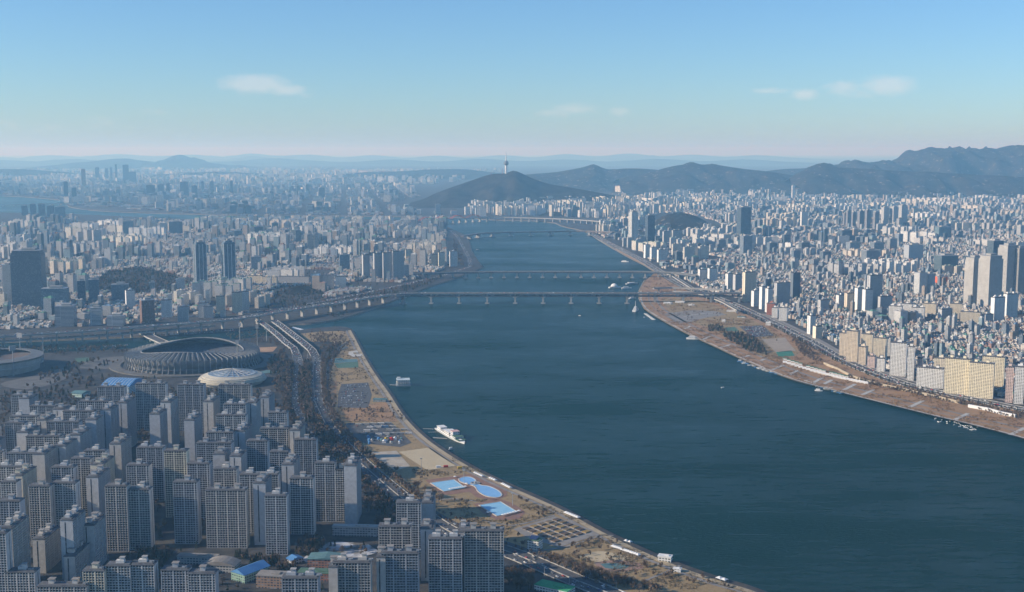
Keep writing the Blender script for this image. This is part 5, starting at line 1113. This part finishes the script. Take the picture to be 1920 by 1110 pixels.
traffic('right', (-13.5,-10,-6.5,-3,3,6.5,10,13.5), 30, 'on the right bank expressway', jam=.8); traffic('up', (-11,-7.5,-4,4,7.5,11), 20, 'on the elevated expressway', .4, .8); traffic('lo', (-6,-2,2,6), 22, 'on the lower level of the elevated road', .4, .8); traffic('ra', (-5,-1.5,2,5.5), 24, 'on the left ramp', .4); traffic('rb', (-6,-2,2,6), 26, 'on the right ramp', .4); traffic('left', (-7,-3,3,7), 26, 'on the left shore road', jam=.8)
ROADS['b1'] = (b1, 26); traffic('b1', (-9,-5,5,9), 40, 'on the double decked bridge', .4)
def carpark(quad, rows, cols, occ, where):
    a, b, c, d = [at(*p, G+.7) for p in quad]
    for i in range(rows):
        for j in range(cols):
            if rnd.random() > occ: continue
            u, v = (j+.5)/cols, (i+.5)/rows; p = a.lerp(b, u).lerp(d.lerp(c, u), v); e = (d-a); CARS.append((p.x, p.y, G+.7, math.atan2(e.y, e.x)+rnd.choice((0, math.pi)), where))
carpark([(640,722),(688,719),(688,762),(636,762)], 10, 22, .42, 'in the upper park car park'); carpark([(656,796),(732,795),(764,829),(690,830)], 5, 26, .25, 'in the lower park car park'); carpark([(1390,613),(1428,611),(1448,629),(1412,631)], 8, 30, .75, 'in the right bank car park'); carpark([(300,626),(440,617),(440,620.5),(300,630)], 3, 60, .6, 'in the car park under the elevated road'); carpark([(70,655),(240,646),(240,649),(70,658)], 3, 60, .5, 'in the strip car park by the stream')
def emit_cars():
    seen = [c for c in CARS if 5 < proj(c[0], c[1], c[2])[0] < 1915 and proj(c[0], c[1], c[2])[1] < 1105]
    seen.sort(key=lambda c: c[0]**2+c[1]**2); near = seen[:285]; ns = set(map(id, near)); q = MB()
    for c in CARS:
        col = rnd.choice(CARP)
        if id(c) in ns:
            o = link('car', CM, None, c[:3], c[3]); o.color = col+(1,); cn = 'white' if col[0] > .6 else 'black' if max(col) < .1 else 'dark blue' if col[2] > .12 and col[0] < .1 else 'red' if col[0] > 2*col[1] else 'grey'
            tag(o, '%s car %s' % (cn, c[4]), 'car', '%s cars %s' % (cn, c[4]))
        else:
            q.cc = col+(1,); q.box(c[0], c[1], c[2], c[2]+.9, 4.5, 1.8, c[3]); q.box(c[0], c[1], c[2]+.9, c[2]+1.45, 2.3, 1.6, c[3])
    m = bpy.data.materials.new('far_car_paint'); m.use_nodes = True; a = m.node_tree.nodes.new('ShaderNodeAttribute'); a.attribute_name = 'col'; m.node_tree.links.new(a.outputs['Color'], m.node_tree.nodes['Principled BSDF'].inputs['Base Color']); m.node_tree.nodes['Principled BSDF'].inputs['Roughness'].default_value = .3
    tag(q.build('cars', m, color=True), 'far small cars on the roads and car parks', 'cars', None, 'stuff')
emit_cars()
def bus(px, py, yaw, m, label, group):
    p = at(px, py, G+.7); q = MB(); q.box(0, 0, .4, 3.2, 11.5, 2.5); q.cm = 1; q.box(0, 0, 1.5, 2.5, 11.56, 2.56); q.cm = 2
    for x in (-3.8, 3.8): q.box(x, 0, 0, .9, 1, 2.52)
    q.cm = 3; q.box(-1, 0, 3.2, 3.5, 4, 1.8); tag(q.build('bus', [m, GLASSD, DARKROOF, LIGHTC], None, p, yaw), label, 'bus', group)
for r, (y0, n) in enumerate([(797,5),(803,6),(809,6),(816,6)]):
    for k in range(n):
        if rnd.random() < .25: continue
        m_ = rnd.choice((WHITE, WHITE, STEELB, LIGHTC, STEEL)); bus(672+r*8+k*14, y0-k*.5, R(-4), m_, '%s coach parked in the lower park car park' % {WHITE:'white',STEELB:'blue',LIGHTC:'pale',STEEL:'grey'}[m_], 'coaches in the lower park car park')

# ------------------------------------------------------------------ trees
TREES = []
def scatter(poly, n, kinds, h, where, chk=False, seed=0):
    rr = random.Random(seed+len(TREES)); xs = [p[0] for p in poly]; ys = [p[1] for p in poly]; k = 0; tries = 0
    ws = [at(p[0], p[1], G) for p in poly]; x0, x1, y0, y1 = min(p.x for p in ws), max(p.x for p in ws), min(p.y for p in ws), max(p.y for p in ws)
    while k < n and tries < n*12:
        tries += 1; x, y = rr.uniform(x0, x1), rr.uniform(y0, y1); px, py = proj(x, y, G)
        if not in_poly(px, py, poly) or (chk and not free(x, y, 5, 5)): continue
        TREES.append((x, y, G, rr.uniform(*h), rr.choice(kinds), where)); k += 1
def treeline(key, offs, gap, kinds, h, where, t0=0, t1=1, jit=2.5):
    pts, wd = ROADS[key]; pts = pts[int(len(pts)*t0):int(len(pts)*t1)]
    for o in offs:
        for p, a in along(pts, gap, rnd.random()*gap):
            n = Vector((math.sin(a), -math.cos(a), 0)); q = p+n*(o+rnd.uniform(-jit, jit)); TREES.append((q.x, q.y, G, rnd.uniform(*h), rnd.choice(kinds), where))
BR, EV = 'bare_tree', 'pine_tree'
treeline('jl', (-14,-19,-25,14,18,23), 9, (BR,BR,BR,EV), (8,13), 'in the strip beside the slip road below the arena', .12, 1); treeline('jr', (-19,-23), 9, (BR,), (8,12), 'along the arena side of the near expressway', .0, .45); treeline('jr', (20,24,29), 9, (BR,BR,EV), (7,12), 'between the near expressway and the park', .05, .45)
scatter([(628,850),(672,880),(720,930),(770,965),(820,1000),(860,1030),(800,1040),(740,1000),(690,990),(680,900)], 260, (BR,BR,BR,EV), (8,15), 'in the dark wood between the slab blocks and the near expressway', True)
scatter([(690,870),(740,880),(790,920),(830,940),(800,950),(740,905)], 70, (BR,), (9,16), 'in the grove beside the sand field', True)
scatter([(505,660),(545,660),(552,700),(548,760),(520,740),(500,690)], 190, (BR,BR,BR,EV), (8,13), 'in the thicket right of the round gymnasium', True); scatter([(540,760),(590,800),(640,860),(640,890),(600,850),(550,800)], 120, (BR,EV), (8,14), 'below the end of the slip road', True)
scatter([(420,625),(545,612),(560,640),(545,655),(500,645),(430,640)], 220, (BR,), (4,8), 'on the stream bank behind the arena', True); scatter([(575,625),(650,622),(640,645),(600,655)], 130, (BR,), (4,8), 'on the grassy point at the stream mouth', True); scatter([(0,655),(240,648),(240,662),(0,668)], 260, (BR,), (5,9), 'along the stream left of the arena')
scatter([(600,655),(640,645),(628,680),(612,720),(600,690)], 90, (BR,BR,EV), (6,10), 'along the bank above the courts', True)
scatter([(140,680),(240,672),(330,735),(240,728),(60,735),(40,720)], 150, (BR,BR,EV), (7,12), 'in front of the arena', True)
scatter([(0,735),(500,735),(600,850),(720,1000),(640,1110),(0,1110)], 1700, (BR,BR,EV), (6,12), 'among the slab blocks', True); scatter([(230,1035),(420,1045),(560,1030),(620,1010),(560,1075),(440,1068),(290,1062)], 260, (BR,EV), (7,13), 'in the strip above the bottom row of blocks', True)
scatter([(940,1080),(1000,1075),(1010,1110),(940,1110)], 45, (BR,), (10,17), 'at the bottom edge beside the last slab block', True); scatter([(1000,1040),(1040,1050),(1150,1088),(1250,1110),(1090,1082)], 90, (BR,), (7,12), 'along the lower side of the near park'); scatter([(1080,1062),(1240,1112),(1200,1112),(1090,1085)], 60, (BR,), (7,12), 'beyond the near expressway at the bottom edge')
scatter([(640,700),(735,755),(760,790),(640,792),(620,760)], 80, (BR,), (4,7), 'in the brown lawn of the near park', True); scatter([(560,628),(660,630),(715,735),(690,715),(630,695),(600,650)], 60, (BR,), (4,7), 'on the upper lawn of the near park', True)
scatter([(890,975),(960,930),(1240,1055),(1400,1110),(1150,1080)], 70, (BR,), (5,8), 'scattered over the lower park lawn', True); scatter([(780,890),(880,885),(960,925),(985,960),(900,975),(800,930)], 22, (BR,), (4,6), 'scattered round the pools', True)
treeline('jp', (7,-7), 14, (BR,), (5,9), 'along the near park road')
scatter([(1355,627),(1400,628),(1435,655),(1440,668),(1400,658),(1360,635)], 190, (EV,BR,EV), (8,14), 'in the dark grove of the right bank park'); scatter([(1325,613),(1350,610),(1362,622),(1330,622)], 60, (EV,BR), (6,11), 'in the small dark grove left of the right bank courts'); scatter([(1480,632),(1520,655),(1545,682),(1510,675),(1490,650)], 100, (BR,), (6,11), 'below the right bank expressway bend')
scatter([(1560,700),(1640,725),(1800,760),(1920,790),(1985,812),(1985,790),(1800,752),(1640,717)], 420, (BR,), (4,8), 'in the scrub below the flood wall'); treeline('right', (22,), 12, (BR,EV), (6,10), 'along the noise wall of the right bank', .35, 1)
scatter([(1230,560),(1370,580),(1480,640),(1400,640),(1300,610),(1230,585)], 150, (BR,), (4,7), 'on the right bank lawn'); scatter([(1200,530),(1260,515),(1300,538),(1220,556)], 60, (BR,), (4,7), 'on the right bank point between the bridges')
scatter([(160,545),(200,512),(260,502),(330,515),(360,535),(330,550),(250,552)], 900, (BR,BR,EV), (9,14), 'in the wooded park on the left bank'); scatter([(500,580),(515,548),(540,538),(570,536),(600,545),(622,575)], 300, (BR,EV), (7,11), 'round the wooded mound')
scatter([(620,600),(700,570),(800,535),(850,512),(790,520),(680,553),(600,575)], 420, (BR,BR,EV), (7,12), 'along the forested left shore', True); scatter([(850,440),(880,470),(880,500),(865,500),(850,470)], 160, (BR,), (7,12), 'at the left shore tip', True)
scatter([(1870,560),(1900,570),(1900,592),(1840,588)], 80, (BR,EV), (8,12), 'at the feet of the stepped towers', True); scatter([(1500,500),(1990,440),(1990,760),(1560,640)], 1200, (BR,EV), (5,9), 'among the right quarter houses', True); scatter([(0,440),(840,440),(700,540),(0,610)], 1600, (BR,EV), (6,11), 'among the left bank buildings', True)
def tufts(name, polys, n, m, hh, label, size=.8, lean=.5):
    """low dry growth that nobody could count"""
    q = MB(); rr = random.Random(len(name)+n)
    for poly, k in polys:
        ws = [at(p[0], p[1], G) for p in poly]; x0, x1, y0, y1 = min(p.x for p in ws), max(p.x for p in ws), min(p.y for p in ws), max(p.y for p in ws); got = 0; t = 0
        while got < k and t < k*10:
            t += 1; x, y = rr.uniform(x0, x1), rr.uniform(y0, y1)
            if noise.noise(Vector((x*.025, y*.025, 2))) < -.12+rr.random()*.25 or not in_poly(*proj(x, y, G), poly) or occ_key(x, y) in OCC: continue
            got += 1
            for _ in range(5): leaf(q, x+rr.gauss(0, 1.4), y+rr.gauss(0, 1.4), G+.4+rr.random()*hh, size*rr.uniform(.6, 1.3), rr)
    tag(q.build(name, m), label, 'dry growth', None, 'stuff')
def crown_pts(rr, n, ev):
    out = []
    lob = [(rr.uniform(-.22,.22), rr.uniform(-.22,.22), rr.uniform(.45,.82), rr.uniform(.16,.27)) for _ in range(6)]+[(0,0,.6,.3)]
    for _ in range(n):
        if ev: z = rr.uniform(.15, 1); r = .26*(1.06-z)*(.5+.5*rr.random()**.4)*rr.choice((1,1,.8)); a = rr.uniform(0, 6.28); out.append((r*math.cos(a), r*math.sin(a), z))
        else:
            l = rr.choice(lob); v = Vector((rr.gauss(0,1), rr.gauss(0,1), rr.gauss(0,1))).normalized()*l[3]*rr.random()**.35; out.append((l[0]+v.x, l[1]+v.y, l[2]+v.z*.9))
    return out
def leaf(mb, x, y, z, s, rr):
    a = Vector((rr.gauss(0,1), rr.gauss(0,1), rr.gauss(0,1))).normalized()*s; b = a.orthogonal().normalized()*s*.55; p = Vector((x, y, z))
    mb.quad(tuple(p-a-b), tuple(p+a-b), tuple(p+a+b), tuple(p-a+b))
def tree_proto(kind, seed):
    rr = random.Random(seed); ev = kind == EV; t = MB(); t.bar((0,0,0), (.01,0,.5), .028, .018, 6)
    if ev: t.bar((.01,0,.5), (0,0,.97), .018, .005, 5)
    else:
        for k in range(7): a = k*2.4+rr.random(); r = rr.uniform(.12,.24); t.bar((.005,0,rr.uniform(.25,.5)), (r*math.cos(a), r*math.sin(a), rr.uniform(.6,.9)), .014, .004, 4)
    c = MB()
    for x, y, z in crown_pts(rr, 260, ev): leaf(c, x, y, z, .028 if not ev else .045, rr)
    return t.data('trunk', BARK), c.data('crown', EVER if ev else TWIG)
def emit_trees():
    protos = {k: [tree_proto(k, 40+i) for i in range(4)] for k in (BR, EV)}
    stuffp = {k: [(random.Random(90+i), i) for i in range(5)] for k in (BR, EV)}; small = {}
    for k in (BR, EV):
        for i in range(6): rr = random.Random(300+i); small[k, i] = [(p, rr.random()) for p in crown_pts(rr, 46, k == EV)]
    for kind in (BR, EV):
        L = [t for t in TREES if t[4] == kind]
        def vis(t): px, py = proj(t[0], t[1], t[2]+t[3]*.6); return 8 < px < 1912 and py < 1100
        cand = sorted((t for t in L if vis(t)), key=lambda t: (t[0]**2+t[1]**2)/t[3]**2)
        near = []
        dg = bpy.context.evaluated_depsgraph_get(); eye = Vector((0,0,CAMZ))
        for t in cand:
            p = Vector((t[0], t[1], t[2]+t[3]*.85)); d = p-eye; hit = S.ray_cast(dg, eye, d.normalized(), distance=d.length-2)
            if not hit[0]: near.append(t)
            if len(near) >= 290: break
        ns = set(map(id, near)); q = MB(); rr = random.Random(5)
        for t in L:
            if id(t) in ns:
                tm, cm_ = rr.choice(protos[kind]); root = empty(kind, t[:3], rr.uniform(0, 6.28)); s = t[3]; root.scale = (s*rr.uniform(.9,1.2), s*rr.uniform(.9,1.2), s)
                link('trunk', tm, root); link('crown', cm_, root); tag(root, ('bare brown tree ' if kind == BR else 'dark evergreen tree ')+t[5], 'tree', ('bare trees ' if kind == BR else 'evergreens ')+t[5])
            else:
                pts = small[kind, rr.randrange(6)]; a = rr.uniform(0, 6.28); ca, sa = math.cos(a)*t[3], math.sin(a)*t[3]; far = t[1] > 3200
                for k, (p, r) in enumerate(pts):
                    if far and k % 3: continue
                    leaf(q, t[0]+p[0]*ca-p[1]*sa, t[1]+p[0]*sa+p[1]*ca, t[2]+p[2]*t[3], t[3]*(.16 if far else .10), rr)
        tag(q.build(kind+'s', EVER if kind == EV else TWIG), 'scattered %s over the parks, shores and streets' % ('evergreens' if kind == EV else 'bare winter trees'), 'trees', None, 'stuff')
    print('TREES', len(TREES), 'CARS', len(CARS))
emit_trees()

DRY = mat('dry_stalks', (.24,.12,.055), (.15,.085,.045), .05, rough=1, spec=0, c3=(.28,.20,.11), scale3=.3); SCRUB = mat('dry_scrub', (.13,.10,.06), (.20,.15,.085), .05, rough=1, spec=0)
tufts('reed_tufts', [(inner[6:]+[(1985,845)]+outer[:11], 5200), ([(1150,462)]+inner[1:6]+outer[10:], 1500)], 1, DRY, 1.2, 'rust brown reeds and dry stalks all over the right bank meadow')
tufts('grass_tufts', [([(575,626),(655,624),(690,680),(735,752),(790,822),(700,850),(640,800),(612,740),(614,700),(622,660)], 1700), ([(770,880),(850,858),(960,914),(1240,1052),(1420,1114),(1200,1112),(985,1038),(860,990)], 2600)], 2, SCRUB, .5, 'dry brown grass clumps and low shrubs over the near park', .6)
# ------------------------------------------------------------------ the air
hz = MB(); x0, x1, y0, y1, z0, z1 = -132000, 132000, -5000, 137000, -5, 820
hz.v = [(x, y, z) for z in (z0, z1) for x, y in ((x0,y0),(x1,y0),(x1,y1),(x0,y1))]
for f in ((3,2,1,0),(4,5,6,7),(0,1,5,4),(1,2,6,5),(2,3,7,6),(3,0,4,7)): hz.f.append(f); hz.m.append(0); hz.c.append(hz.cc)
hm = bpy.data.materials.new('haze'); hm.use_nodes = True; hn = hm.node_tree; hn.nodes.clear(); ho = hn.nodes.new('ShaderNodeOutputMaterial'); hv = hn.nodes.new('ShaderNodeVolumePrincipled')
hv.inputs['Absorption Color'].default_value = (1, 1, 1, 1); hv.inputs['Color'].default_value = HAZE_COLOR; hv.inputs['Density'].default_value = HAZE_DENSITY; hv.inputs['Anisotropy'].default_value = HAZE_ANISO
hn.links.new(hv.outputs[0], ho.inputs['Volume'])
tag(hz.build('haze', hm), 'pale blue haze filling the air over the city', 'haze', None, 'stuff')
